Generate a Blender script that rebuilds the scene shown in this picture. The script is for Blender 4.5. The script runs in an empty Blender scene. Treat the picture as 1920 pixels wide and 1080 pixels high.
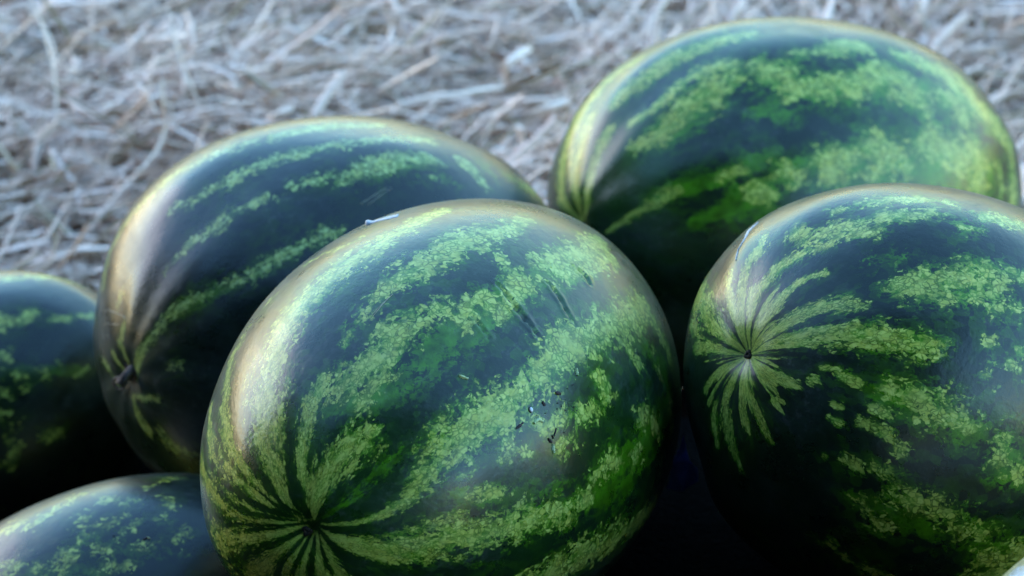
import bpy, bmesh, math, random
import numpy as np
from mathutils import Vector, Matrix

scene = bpy.context.scene
col = scene.collection
rng = np.random.default_rng(11)
random.seed(11)

# ---------------------------------------------------------------- camera
cam_data = bpy.data.cameras.new('camera')
cam = bpy.data.objects.new('camera', cam_data)
col.objects.link(cam)
cam.location = (0, 0, 0.80)
cam.rotation_euler = (math.radians(90 - 27), 0, 0)
cam_data.lens = 70
cam_data.sensor_width = 36
cam_data.clip_end = 500
cam_data.clip_start = 0.02
cam_data.dof.use_dof = True
cam_data.dof.focus_distance = .985
cam_data.dof.aperture_fstop = 8.5
scene.camera = cam

# ---------------------------------------------------------------- sky, sun, exposure
SUN_EL = math.radians(7)
SUN_AZ = math.radians(-62)          # clockwise from +Y: behind the heap, to the left
world = bpy.data.worlds.new('World')
scene.world = world
world.use_nodes = True
wn = world.node_tree
wn.nodes.clear()
w_out = wn.nodes.new('ShaderNodeOutputWorld')
w_bg = wn.nodes.new('ShaderNodeBackground')
w_sky = wn.nodes.new('ShaderNodeTexSky')
w_sky.sky_type = 'NISHITA'
w_sky.sun_disc = False
w_sky.sun_elevation = SUN_EL
w_sky.sun_rotation = SUN_AZ
w_sky.air_density = 1.42
w_sky.dust_density = 0.0
w_sky.ozone_density = 4.0
w_bg.inputs['Strength'].default_value = 0.15
wn.links.new(w_sky.outputs[0], w_bg.inputs['Color'])
wn.links.new(w_bg.outputs[0], w_out.inputs['Surface'])

sun_data = bpy.data.lights.new('sun', 'SUN')
sun_data.energy = 0.22
sun_data.angle = math.radians(56)
sun_data.color = (1.0, 0.62, 0.44)
sun = bpy.data.objects.new('sun', sun_data)
col.objects.link(sun)
sd = Vector((math.sin(SUN_AZ) * math.cos(SUN_EL), math.cos(SUN_AZ) * math.cos(SUN_EL), math.sin(SUN_EL)))
sun.rotation_euler = sd.to_track_quat('Z', 'Y').to_euler()

scene.view_settings.view_transform = 'Standard'
scene.view_settings.look = 'None'
scene.view_settings.gamma = 1.0
scene.view_settings.exposure = 3.5

CREST = [[0.0734, -0.3, 0.9511], [0.084, -0.3441, 0.9352], [0.0838, -0.3957, 0.9146], [0.0883, -0.4311, 0.898], [0.0922, -0.4412, 0.8926]]

MELONS = {
 'M1': dict(C=[-0.0319, 0.9477, 0.2355], M=[[-0.35276, 0.93267, 0.07544], [-0.91205, -0.36073, 0.19505], [0.20913, 0.0, 0.97789]], a=0.1866, b=0.1193, v=[0.88, 0.337, 0.335],
  corr=[[0.668,-0.742,-0.052,0.48],[0.622,-0.781,0.062,-1.01],[0.541,-0.81,0.227,-0.67],[0.453,-0.809,0.374,-0.42],[0.368,-0.788,0.494,-1.28],[0.245,-0.727,0.642,-0.42],[0.124,-0.641,0.758,-0.64],[-0.003,-0.524,0.852,-0.69],[-0.118,-0.392,0.912,-1.21],[-0.211,-0.264,0.941,-0.75],[-0.295,-0.127,0.947,0.17],[-0.371,0.018,0.929,0.46],[-0.435,0.172,0.884,1.36],[-0.482,0.315,0.818,1.12],[-0.513,0.465,0.721,1.86],[-0.526,0.618,0.585,0.13],[-0.512,0.738,0.439,-0.56],[-0.476,0.833,0.282,-0.62],[-0.413,0.905,0.107,-0.13],[-0.299,0.946,-0.127,-0.47],[-0.197,0.937,-0.287,0.27],[-0.093,0.9,-0.426,-0.17],[0.03,0.827,-0.562,-1.27],[0.7,-0.7,-0.145,1.45],[0.726,-0.641,-0.248,2.41],[0.742,-0.58,-0.336,1.7]],
  segs=[
   ('L',[[0.998,0.019,0.057,0.8],[0.986,-0.095,0.134,3.1],[0.962,-0.166,0.219,5.0],[0.918,-0.241,0.316,7.6],[0.859,-0.306,0.411,10.2],[0.786,-0.358,0.505,11.3],[0.725,-0.374,0.578,11.2],[0.632,-0.375,0.679,10.3],[0.543,-0.342,0.767,9.5],[0.469,-0.309,0.827,8.7],[0.416,-0.269,0.869,8.3],[0.33,-0.208,0.921,7.1],[0.222,-0.16,0.962,6.3],[0.135,-0.136,0.982,5.9],[0.02,-0.116,0.993,4.6]]),
   ('S',[[0.998,0.005,0.059,0.5],[0.968,-0.208,0.139,2.5],[0.919,-0.347,0.189,3.2],[0.864,-0.45,0.225,4.6],[0.777,-0.552,0.302,4.7],[0.686,-0.623,0.376,4.4],[0.565,-0.698,0.44,2.7]]),
   ('S',[[0.999,0.0,0.053,0.6],[0.964,-0.248,0.096,2.3],[0.912,-0.389,0.131,3.1],[0.817,-0.556,0.15,3.4],[0.727,-0.663,0.178,3.1],[0.635,-0.74,0.223,2.2]]),
   ('S',[[0.999,-0.004,0.048,0.6],[0.994,-0.102,0.029,1.8],[0.957,-0.29,0.008,4.0],[0.901,-0.435,0.009,5.9],[0.838,-0.546,0.017,5.2],[0.743,-0.669,0.025,4.0]]),
   ('S',[[1.0,0.003,0.027,0.6],[0.989,-0.143,-0.033,2.9],[0.95,-0.29,-0.111,6.4],[0.87,-0.439,-0.226,9.5],[0.84,-0.503,-0.205,6.9]]),
   ('S',[[1.0,0.013,0.016,0.6],[0.996,-0.066,-0.057,2.1],[0.971,-0.168,-0.171,4.8],[0.933,-0.25,-0.259,5.9],[0.843,-0.368,-0.393,6.1]]),
   ('L',[[1.0,0.022,0.009,0.6],[0.995,-0.03,-0.096,1.5],[0.976,-0.091,-0.196,2.4],[0.947,-0.141,-0.288,3.3]]),
   ('L',[[0.999,0.031,0.007,0.6],[0.996,0.011,-0.086,1.8],[0.981,-0.019,-0.193,3.0],[0.958,-0.047,-0.283,3.7]]),
   ('L',[[0.999,0.045,0.009,0.6],[0.995,0.065,-0.074,1.7],[0.983,0.07,-0.172,2.5]]),
   ('L',[[0.998,0.053,0.015,0.5],[0.993,0.1,-0.056,2.2],[0.98,0.136,-0.142,4.1],[0.959,0.161,-0.234,5.1]]),
   ('L',[[0.997,0.063,0.033,0.5],[0.985,0.171,-0.005,3.2],[0.964,0.263,-0.026,5.9],[0.922,0.386,-0.023,8.7],[0.854,0.521,0.012,9.4],[0.788,0.616,0.002,8.8],[0.723,0.691,0.009,8.3],[0.637,0.771,0.024,7.9],[0.532,0.846,0.029,7.2],[0.458,0.888,0.033,5.0]]),
   ('L',[[0.629,0.728,-0.273,5.5],[0.535,0.812,-0.235,8.4],[0.392,0.893,-0.221,8.8],[0.183,0.949,-0.256,7.3],[-0.045,0.965,-0.26,5.2]]),
   ('L',[[0.996,0.068,0.053,0.5],[0.979,0.192,0.073,1.3],[0.949,0.294,0.112,2.0],[0.914,0.368,0.171,2.8],[0.875,0.41,0.259,5.1],[0.806,0.464,0.368,8.4],[0.732,0.526,0.434,9.8],[0.653,0.589,0.477,9.5],[0.565,0.636,0.525,7.3],[0.479,0.665,0.573,7.1],[0.401,0.676,0.618,8.2],[0.289,0.721,0.63,7.5],[0.192,0.754,0.628,8.2],[0.021,0.777,0.629,8.2],[-0.186,0.771,0.609,6.6]]),
   ('L',[[-0.186,0.771,0.609,5.6],[-0.197,0.828,0.525,6.6],[-0.22,0.885,0.411,6.2]]),
   ('M',[[0.994,0.076,0.081,0.8],[0.968,0.178,0.175,2.5],[0.943,0.231,0.24,3.2],[0.908,0.28,0.312,3.5],[0.883,0.299,0.363,2.5]]),
   ('L',[[0.997,0.036,0.063,0.5],[0.99,0.031,0.14,3.7],[0.975,0.047,0.218,6.2],[0.954,0.085,0.288,8.2],[0.928,0.138,0.346,7.6],[0.893,0.19,0.408,4.6],[0.876,0.215,0.431,2.0]]),
   ('L',[[0.988,0.01,0.157,1.6],[0.973,-0.036,0.229,2.4],[0.951,-0.059,0.302,2.7],[0.919,-0.075,0.388,3.1],[0.891,-0.074,0.448,3.7],[0.859,-0.071,0.508,3.5],[0.834,-0.055,0.549,4.1]]),
   ('L',[[0.85,-0.041,0.525,4.0],[0.826,0.039,0.563,8.4],[0.783,0.109,0.613,9.6],[0.7,0.151,0.698,7.7],[0.617,0.196,0.762,6.3],[0.556,0.248,0.793,6.5]]),
   ('M',[[0.878,0.001,0.479,6.6],[0.833,0.151,0.532,10.7],[0.755,0.253,0.605,9.9],[0.65,0.292,0.702,10.1],[0.536,0.331,0.777,8.4]]),
   ('L',[[0.857,0.112,0.502,3.7],[0.829,0.147,0.54,3.8]]),
   ('L',[[0.561,0.324,0.762,3.8],[0.434,0.346,0.832,4.9],[0.471,0.432,0.769,3.6]]),
   ('L',[[0.268,0.336,0.903,5.3],[0.29,0.4,0.87,6.3],[0.301,0.458,0.837,5.3],[0.451,0.444,0.775,3.4]]),
   ('M',[[0.69,0.371,0.621,2.8],[0.548,0.412,0.728,5.0],[0.397,0.432,0.81,8.5],[0.291,0.451,0.844,6.9]]),
   ('L',[[0.146,0.477,0.867,7.9],[0.05,0.498,0.866,9.9],[-0.097,0.508,0.856,7.4],[-0.308,0.478,0.823,4.8]]),
   ('L',[[0.133,0.533,0.835,5.3],[-0.219,0.579,0.785,5.7]]),
   ('M',[[0.229,0.476,0.849,6.5],[0.087,0.546,0.833,10.8],[-0.19,0.553,0.811,10.3]]),
   ('L',[[0.74,-0.059,0.67,1.6],[0.648,-0.051,0.76,2.0],[0.568,-0.028,0.823,3.2],[0.475,0.02,0.88,8.0],[0.349,0.078,0.934,9.2],[0.251,0.124,0.96,8.0],[0.159,0.19,0.969,6.3],[0.067,0.222,0.973,5.4],[-0.048,0.244,0.969,3.2]]),
   ('L',[[0.266,0.222,0.938,3.8],[0.178,0.228,0.957,3.6]]),
   ('L',[[0.292,-0.569,0.769,1.8],[0.302,-0.436,0.848,1.8],[0.234,-0.353,0.906,1.4]]),
   ('L',[[0.588,-0.669,0.455,1.3],[0.497,-0.672,0.549,1.3],[0.428,-0.642,0.636,1.3]]),
   ('L',[[0.299,0.823,0.483,3.4],[0.303,0.848,0.435,4.2]]),
   ('M',[[0.436,0.894,0.105,7.6],[0.335,0.933,0.132,10.7],[0.178,0.977,0.121,11.6],[0.069,0.979,0.192,12.7],[-0.109,0.967,0.232,10.3],[-0.097,0.92,0.381,11.1],[-0.031,0.878,0.477,8.3],[0.028,0.839,0.544,7.3]]),
   ('L',[[0.431,0.893,0.131,3.0],[0.373,0.916,0.148,5.1],[0.305,0.94,0.15,3.8]]),
   ('L',[[0.224,0.97,0.094,4.0],[0.195,0.972,0.129,4.0]]),
   ('L',[[0.158,0.954,0.255,4.0],[0.085,0.962,0.258,4.5],[0.039,0.983,0.178,4.1]]),
   ('L',[[-0.109,0.967,0.232,3.3],[-0.135,0.984,0.12,4.2]]),
   ('L',[[0.092,0.847,0.523,3.6],[0.068,0.892,0.447,3.2]]),
   ('L',[[-0.057,0.894,0.444,3.7],[-0.072,0.927,0.368,3.2]]),
   ('M',[[0.503,0.861,0.075,5.8],[0.386,0.922,0.025,7.4],[0.244,0.969,0.031,6.2]]),
   ('L',[[0.577,0.708,0.407,2.4],[0.569,0.727,0.384,1.9]]),
   ('L',[[0.443,0.814,0.376,2.4],[0.375,0.837,0.398,2.2]]),
   ('L',[[0.706,0.62,0.343,1.4],[0.685,0.636,0.354,1.4]]),
   ('L',[[0.646,0.7,0.305,2.1]]),
   ('L',[[0.707,0.645,0.288,2.6],[0.682,0.666,0.302,1.7]]),
   ('L',[[0.534,0.794,0.292,2.9],[0.488,0.822,0.294,2.4]]),
   ('L',[[0.527,0.754,0.392,1.6],[0.481,0.786,0.388,1.7]]),
   ('L',[[0.808,0.53,0.26,1.3],[0.777,0.566,0.274,1.1]]),
   ('L',[[0.803,0.566,0.186,1.6],[0.756,0.628,0.185,2.2],[0.703,0.688,0.181,1.8]]),
   ('M',[[0.825,0.535,0.18,3.7],[0.706,0.692,0.149,5.9],[0.541,0.83,0.136,6.1]]),
   ('L',[[0.802,0.485,0.349,2.1],[0.779,0.542,0.315,1.6]]),
   ('D',[[0.998,0.028,0.05,0.4],[0.993,-0.042,0.111,1.7],[0.976,-0.088,0.201,2.5],[0.949,-0.127,0.287,3.1],[0.914,-0.153,0.377,3.2],[0.879,-0.165,0.447,3.3]]),
   ('D',[[0.998,0.006,0.065,0.4],[0.99,-0.104,0.096,1.2],[0.957,-0.229,0.178,2.8],[0.925,-0.301,0.233,4.0],[0.877,-0.361,0.318,4.7],[0.815,-0.403,0.417,5.1],[0.753,-0.428,0.5,5.0]]),
   ('D',[[0.999,0.003,0.054,0.4],[0.981,-0.182,0.061,1.1],[0.953,-0.296,0.062,1.6],[0.913,-0.396,0.095,2.2],[0.863,-0.489,0.126,2.3],[0.811,-0.558,0.177,2.6],[0.761,-0.599,0.25,2.6]]),
   ('D',[[0.999,0.004,0.043,0.4],[0.991,-0.131,0.036,1.1],[0.966,-0.257,0.018,1.7],[0.939,-0.344,0.016,2.3],[0.89,-0.454,0.034,2.3],[0.837,-0.545,0.045,1.9],[0.78,-0.622,0.061,1.5]]),
   ('D',[[0.999,0.009,0.035,0.3],[0.992,-0.128,-0.006,0.8],[0.966,-0.254,-0.055,1.5],[0.922,-0.373,-0.106,0.8]]),
   ('D',[[0.999,0.021,0.029,0.4],[0.997,-0.071,-0.038,1.2],[0.976,-0.191,-0.106,2.5],[0.924,-0.317,-0.211,3.0],[0.792,-0.5,-0.35,2.6]]),
   ('D',[[0.999,0.024,0.025,0.3],[0.998,-0.034,-0.059,0.9],[0.985,-0.096,-0.141,1.8],[0.965,-0.139,-0.221,3.0]]),
   ('D',[[0.999,0.03,0.026,0.3],[0.998,-0.001,-0.062,1.2],[0.98,-0.05,-0.191,2.2]]),
   ('D',[[0.999,0.037,0.023,0.2],[0.998,0.034,-0.055,0.6],[0.984,0.009,-0.175,1.0]]),
   ('D',[[0.998,0.05,0.03,0.3],[0.996,0.074,-0.047,0.8],[0.982,0.115,-0.153,1.6]]),
   ('D',[[0.998,0.055,0.031,0.3],[0.991,0.131,-0.033,1.1],[0.979,0.191,-0.071,1.9],[0.954,0.281,-0.1,2.2],[0.88,0.457,-0.132,3.2],[0.777,0.619,-0.119,4.1],[0.686,0.723,-0.087,4.3],[0.59,0.805,-0.066,3.2]]),
   ('D',[[0.997,0.061,0.037,0.3],[0.991,0.128,0.03,0.8],[0.98,0.195,0.036,1.2],[0.949,0.307,0.074,1.8],[0.904,0.41,0.118,2.8],[0.848,0.507,0.153,3.4]]),
   ('D',[[0.996,0.055,0.071,0.4],[0.984,0.111,0.143,1.5],[0.96,0.158,0.229,2.3],[0.93,0.211,0.302,3.3],[0.883,0.276,0.38,4.3],[0.804,0.34,0.488,5.8]]),
   ('D',[[0.993,0.087,0.082,0.3],[0.982,0.158,0.107,1.0],[0.958,0.24,0.156,1.8],[0.922,0.325,0.21,2.3]]),
  ]),
 'M2': dict(C=[0.2278, 0.9597, 0.2413], M=[[-0.72168, 0.57527, 0.38502], [-0.50755, -0.81796, 0.27078], [0.47071, 0.0, 0.88229]], a=0.1538, b=0.1198, v=[0.807, 0.577, 0.128],
  corr=[[0.766,-0.611,-0.2,-2.76],[0.768,-0.635,-0.081,-0.28],[0.752,-0.653,0.084,1.25],[0.719,-0.65,0.245,2.74],[0.671,-0.63,0.392,3.61],[0.616,-0.597,0.514,3.13],[0.546,-0.549,0.633,2.08],[0.458,-0.48,0.748,0.82],[0.35,-0.389,0.852,-0.7],[0.235,-0.282,0.93,-1.9],[0.129,-0.178,0.976,-2.04],[0.021,-0.064,0.998,-1.83],[-0.057,0.022,0.998,-1.04],[0.742,-0.548,-0.386,-6.36]],
  segs=[
   ('L',[[0.999,-0.037,0.003,0.7],[0.978,-0.206,0.03,3.6],[0.9,-0.432,0.058,5.5],[0.752,-0.654,0.08,4.3]]),
   ('L',[[1.0,-0.027,0.015,0.7],[0.981,-0.153,0.12,2.9],[0.939,-0.281,0.197,3.9],[0.915,-0.321,0.246,2.3]]),
   ('L',[[1.0,-0.016,0.024,0.7],[0.984,-0.114,0.136,2.8],[0.944,-0.221,0.246,2.4],[0.912,-0.266,0.312,2.2],[0.882,-0.277,0.382,2.7],[0.842,-0.313,0.44,1.8]]),
   ('L',[[1.0,-0.005,0.029,0.6],[0.986,-0.066,0.156,2.0],[0.96,-0.107,0.257,2.5],[0.944,-0.101,0.314,2.5],[0.914,-0.095,0.395,2.2],[0.886,-0.057,0.46,2.5],[0.859,-0.02,0.512,1.8],[0.827,0.004,0.563,2.2]]),
   ('L',[[0.832,-0.172,0.528,3.8],[0.828,-0.081,0.554,5.8],[0.8,-0.04,0.598,6.2],[0.763,-0.002,0.646,5.0],[0.753,0.086,0.653,2.9],[0.714,0.107,0.692,2.2]]),
   ('L',[[1.0,0.004,0.031,0.6],[0.988,0.014,0.157,2.2],[0.972,0.025,0.234,2.5],[0.952,0.032,0.304,1.9],[0.928,0.052,0.368,1.6],[0.888,0.114,0.446,1.3]]),
   ('L',[[1.0,0.012,0.024,0.6],[0.991,0.066,0.116,1.8],[0.977,0.109,0.182,2.4],[0.956,0.149,0.254,2.3],[0.913,0.231,0.336,2.3],[0.88,0.286,0.379,2.6],[0.853,0.338,0.398,1.4]]),
   ('L',[[1.0,0.023,0.016,0.6],[0.989,0.107,0.1,2.4],[0.967,0.193,0.164,3.4],[0.951,0.24,0.196,3.9],[0.908,0.334,0.254,4.1],[0.856,0.42,0.301,4.6],[0.794,0.507,0.334,4.7],[0.74,0.575,0.348,4.1],[0.688,0.618,0.379,1.1]]),
   ('L',[[0.999,-0.034,-0.013,0.7],[0.988,-0.151,-0.039,2.3],[0.93,-0.352,-0.108,3.2]]),
   ('L',[[0.999,-0.039,-0.006,0.7],[0.968,-0.249,-0.018,2.6],[0.859,-0.51,-0.046,2.8]]),
   ('L',[[1.0,-0.013,-0.019,0.7],[0.994,-0.054,-0.091,1.4],[0.952,-0.183,-0.246,1.7]]),
   ('L',[[1.0,-0.004,-0.023,0.6],[0.989,-0.053,-0.14,1.4],[0.951,-0.125,-0.283,1.2]]),
   ('L',[[1.0,0.004,-0.024,0.6],[0.995,-0.001,-0.098,1.7],[0.975,-0.002,-0.222,2.1],[0.939,0.033,-0.342,2.9],[0.902,0.087,-0.423,1.8],[0.877,0.123,-0.464,1.1]]),
   ('L',[[1.0,0.012,-0.021,0.6],[0.994,0.045,-0.097,2.6],[0.98,0.117,-0.161,2.2],[0.966,0.169,-0.196,1.8],[0.943,0.22,-0.249,1.8],[0.924,0.261,-0.281,0.9]]),
   ('L',[[1.0,0.007,-0.023,0.3],[0.991,0.024,-0.131,0.7],[0.968,0.027,-0.25,1.0]]),
   ('L',[[0.976,-0.069,-0.207,1.1],[0.939,-0.065,-0.337,1.6],[0.903,-0.027,-0.429,1.2]]),
   ('L',[[1.0,0.025,-0.003,0.6],[0.993,0.111,-0.03,2.1],[0.978,0.203,-0.047,1.4]]),
   ('L',[[0.977,0.211,-0.024,1.7],[0.96,0.28,-0.011,1.9]]),
   ('L',[[0.981,0.164,-0.103,0.6],[0.959,0.267,-0.1,0.6]]),
   ('L',[[0.673,-0.126,0.729,2.3],[0.593,-0.097,0.8,3.2],[0.514,-0.035,0.857,3.7],[0.411,0.069,0.909,2.8]]),
   ('L',[[0.664,0.053,0.746,3.7],[0.603,0.099,0.792,4.2],[0.528,0.137,0.838,3.5]]),
   ('L',[[0.728,-0.162,0.666,1.8],[0.661,-0.116,0.741,1.8]]),
   ('L',[[0.366,0.23,0.902,2.8],[0.303,0.252,0.919,3.7],[0.207,0.28,0.938,3.7]]),
   ('L',[[0.49,0.258,0.833,2.1],[0.441,0.293,0.848,2.1]]),
   ('L',[[0.778,0.365,0.511,4.2],[0.736,0.393,0.551,6.0],[0.69,0.438,0.577,7.3],[0.64,0.474,0.605,7.5],[0.573,0.488,0.658,6.6],[0.502,0.488,0.714,4.5],[0.427,0.522,0.738,4.4],[0.381,0.551,0.743,4.5]]),
   ('L',[[0.673,0.499,0.546,2.7],[0.565,0.543,0.621,3.8],[0.469,0.568,0.676,3.1]]),
   ('L',[[0.517,0.613,0.597,2.6],[0.439,0.657,0.613,3.0]]),
   ('M',[[0.809,0.189,0.556,2.6],[0.765,0.223,0.604,2.0],[0.724,0.283,0.63,2.9]]),
   ('L',[[0.553,0.705,0.445,2.1],[0.542,0.728,0.421,1.8]]),
   ('L',[[0.486,0.773,0.408,2.5],[0.464,0.788,0.405,1.9]]),
   ('L',[[0.454,0.758,0.467,1.6]]),
   ('L',[[0.553,0.738,0.386,1.5],[0.547,0.761,0.349,1.8]]),
   ('L',[[0.943,0.333,0.024,1.4],[0.938,0.344,0.045,1.6]]),
   ('L',[[0.903,0.416,0.107,1.9],[0.883,0.456,0.108,1.9],[0.866,0.489,0.107,1.6]]),
   ('L',[[0.934,0.344,0.1,0.8],[0.91,0.395,0.128,0.8]]),
   ('M',[[0.833,0.543,0.102,3.7],[0.771,0.627,0.106,6.4],[0.669,0.738,0.094,7.8],[0.553,0.827,0.099,6.4]]),
   ('L',[[0.801,0.585,0.128,3.7],[0.762,0.635,0.128,4.3],[0.707,0.694,0.134,5.5],[0.638,0.758,0.134,5.6],[0.568,0.815,0.119,2.6]]),
   ('L',[[0.824,0.564,0.049,1.9],[0.792,0.609,0.045,1.6]]),
   ('L',[[0.464,0.877,0.128,3.7],[0.457,0.887,0.061,3.7],[0.46,0.888,0.012,2.8],[0.365,0.931,0.021,4.6]]),
   ('M',[[0.437,0.894,0.093,7.4],[0.425,0.905,0.002,7.6],[0.343,0.939,-0.016,6.6]]),
   ('L',[[0.9,0.436,-0.014,1.3],[0.885,0.465,-0.01,1.6]]),
   ('L',[[0.894,0.444,-0.065,1.1],[0.871,0.486,-0.073,1.4]]),
   ('L',[[0.839,0.542,-0.032,1.6],[0.81,0.586,-0.03,1.6],[0.769,0.638,-0.039,1.6],[0.729,0.681,-0.074,1.4]]),
   ('L',[[0.819,0.535,-0.208,1.4],[0.786,0.575,-0.226,1.7]]),
   ('L',[[0.765,0.618,-0.184,1.4]]),
   ('L',[[0.722,0.669,-0.178,2.0]]),
   ('L',[[0.854,0.466,-0.231,0.6]]),
   ('M',[[0.732,0.586,-0.347,4.0],[0.661,0.658,-0.361,5.6],[0.595,0.729,-0.338,6.3],[0.478,0.803,-0.357,6.8]]),
   ('L',[[0.664,0.699,-0.266,3.6],[0.613,0.747,-0.258,4.6],[0.564,0.786,-0.255,3.7],[0.454,0.842,-0.293,6.0],[0.353,0.884,-0.305,5.0]]),
   ('L',[[0.72,0.598,-0.351,1.8],[0.691,0.619,-0.373,1.6]]),
   ('L',[[0.268,0.883,-0.384,7.1],[0.19,0.901,-0.389,8.4],[0.148,0.927,-0.344,5.9]]),
   ('M',[[0.357,0.863,-0.357,7.3],[0.142,0.886,-0.442,13.5]]),
   ('L',[[0.217,0.846,-0.487,5.2],[0.136,0.869,-0.476,5.5]]),
   ('L',[[0.49,0.579,-0.652,2.1],[0.46,0.607,-0.648,2.1]]),
   ('L',[[0.572,0.526,-0.63,1.2]]),
   ('L',[[0.639,0.485,-0.597,0.8]]),
   ('L',[[0.652,0.642,-0.405,1.3],[0.613,0.678,-0.405,1.3]]),
   ('D',[[1.0,-0.02,0.01,0.3],[0.992,-0.109,0.061,1.4],[0.971,-0.215,0.104,2.4],[0.93,-0.331,0.161,3.6]]),
   ('D',[[1.0,0.003,0.027,0.3],[0.99,-0.029,0.138,1.1],[0.975,-0.047,0.216,1.7],[0.959,-0.06,0.277,1.7]]),
   ('D',[[1.0,-0.013,0.026,0.3],[0.989,-0.074,0.126,0.8],[0.958,-0.165,0.234,1.1]]),
   ('D',[[0.999,0.03,0.032,0.3],[0.987,0.104,0.119,0.4],[0.961,0.18,0.212,1.7],[0.916,0.274,0.292,2.5],[0.862,0.37,0.346,3.1]]),
   ('D',[[0.999,0.033,0.011,0.3],[0.988,0.142,0.056,1.5],[0.95,0.286,0.123,3.3],[0.885,0.427,0.186,4.8],[0.751,0.602,0.27,4.1]]),
   ('D',[[1.0,-0.028,-0.006,0.3],[0.984,-0.176,-0.016,1.5],[0.933,-0.359,-0.031,2.7]]),
   ('D',[[1.0,-0.022,-0.016,0.3],[0.977,-0.189,-0.096,1.4],[0.926,-0.342,-0.162,2.3]]),
   ('D',[[1.0,0.021,-0.019,0.3],[0.992,0.106,-0.069,1.5],[0.976,0.183,-0.117,2.7]]),
   ('D',[[0.999,0.005,-0.031,0.3],[0.994,0.021,-0.108,1.0],[0.974,0.032,-0.223,2.0]]),
   ('D',[[1.0,-0.006,-0.031,0.3],[0.991,-0.041,-0.125,1.0],[0.969,-0.079,-0.235,1.9]]),
  ]),
 'M3': dict(C=[0.2159, 1.4092, 0.1518], M=[[-0.81036, 0.56213, 0.16533], [-0.55078, -0.82705, 0.11237], [0.19991, 0.0, 0.97982]], a=0.2102, b=0.1507, v=[0.69, 0.667, 0.282],
  corr=[[0.875,-0.479,-0.069,-3.57],[0.858,-0.512,0.045,-0.59],[0.828,-0.537,0.16,0.38],[0.775,-0.556,0.301,2.2],[0.689,-0.559,0.461,2.58],[0.577,-0.54,0.613,3.17],[0.452,-0.501,0.738,2.25],[0.311,-0.442,0.841,0.27],[0.167,-0.368,0.915,-1.96],[0.019,-0.279,0.96,-3.41],[-0.128,-0.176,0.976,-2.94],[-0.271,-0.061,0.961,-0.72],[-0.394,0.049,0.918,0.5],[-0.516,0.175,0.838,1.12],[-0.621,0.301,0.724,1.39],[-0.696,0.415,0.585,1.86],[-0.737,0.499,0.456,-0.01],[-0.756,0.565,0.332,-0.3],[-0.757,0.625,0.191,-1.06]],
  segs=[
   ('L',[[1.0,0.002,0.006,1.0],[0.982,-0.181,0.06,3.8],[0.951,-0.263,0.165,4.4],[0.899,-0.328,0.291,4.4],[0.815,-0.387,0.432,4.5],[0.714,-0.396,0.577,4.5],[0.638,-0.348,0.687,3.9]]),
   ('L',[[1.0,0.015,0.019,1.0],[0.993,-0.043,0.11,3.1],[0.968,-0.133,0.212,4.6],[0.921,-0.203,0.334,4.4],[0.864,-0.249,0.438,3.1]]),
   ('L',[[0.999,0.037,0.027,1.0],[0.993,0.041,0.114,2.4],[0.973,-0.001,0.232,2.9],[0.935,-0.031,0.353,3.0],[0.892,-0.055,0.449,2.1]]),
   ('L',[[0.844,-0.146,0.516,2.9],[0.79,-0.14,0.597,3.6],[0.741,-0.105,0.663,4.2],[0.651,-0.109,0.751,4.4],[0.575,-0.086,0.814,4.4],[0.447,-0.062,0.892,5.7],[0.381,-0.027,0.924,3.8]]),
   ('L',[[0.866,0.042,0.499,1.9],[0.812,0.079,0.578,2.8],[0.75,0.089,0.656,2.9],[0.663,0.084,0.744,3.1],[0.576,0.14,0.805,4.7],[0.546,0.152,0.824,3.2]]),
   ('L',[[0.893,0.151,0.423,3.4],[0.833,0.208,0.513,5.1],[0.783,0.217,0.583,5.2],[0.731,0.217,0.646,8.0],[0.664,0.23,0.711,8.7],[0.602,0.23,0.765,7.2],[0.565,0.254,0.785,3.4]]),
   ('M',[[0.841,0.235,0.486,5.8],[0.747,0.275,0.606,8.5],[0.659,0.3,0.689,7.0]]),
   ('L',[[0.485,0.308,0.819,7.8],[0.451,0.329,0.83,10.8],[0.43,0.352,0.832,8.8]]),
   ('L',[[0.186,0.292,0.938,5.5],[0.137,0.284,0.949,8.9],[0.034,0.3,0.953,4.5]]),
   ('L',[[0.32,0.275,0.907,2.8],[0.232,0.288,0.929,3.5]]),
   ('M',[[0.502,0.456,0.735,5.3],[0.421,0.469,0.777,10.1],[0.301,0.502,0.811,12.6],[0.157,0.547,0.822,13.5],[-0.013,0.566,0.824,15.0],[-0.163,0.592,0.789,15.4]]),
   ('L',[[0.427,0.451,0.784,6.5],[0.367,0.45,0.814,6.2],[0.328,0.51,0.795,5.7]]),
   ('L',[[0.292,0.462,0.837,5.0],[0.215,0.519,0.827,7.1],[0.125,0.512,0.85,6.5]]),
   ('L',[[0.081,0.457,0.886,6.9],[-0.013,0.518,0.855,7.7],[-0.067,0.564,0.823,7.2]]),
   ('L',[[0.063,0.598,0.799,3.7],[-0.054,0.616,0.786,6.3],[-0.04,0.672,0.74,5.0]]),
   ('L',[[-0.125,0.364,0.923,5.2],[-0.2,0.41,0.89,7.9],[-0.295,0.433,0.852,8.0],[-0.3,0.515,0.803,7.9]]),
   ('M',[[-0.124,0.383,0.915,7.9],[-0.273,0.464,0.843,11.9],[-0.367,0.557,0.745,16.0],[-0.45,0.634,0.629,13.4]]),
   ('L',[[-0.394,0.425,0.815,6.7],[-0.382,0.563,0.733,8.7],[-0.473,0.589,0.655,7.4],[-0.512,0.641,0.572,5.4]]),
   ('L',[[-0.244,0.653,0.717,7.8],[-0.212,0.582,0.785,6.5]]),
   ('M',[[0.549,0.687,0.477,9.4],[0.407,0.753,0.518,13.9],[0.222,0.796,0.563,15.2],[-0.04,0.834,0.55,18.6],[-0.315,0.821,0.476,19.5]]),
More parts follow.
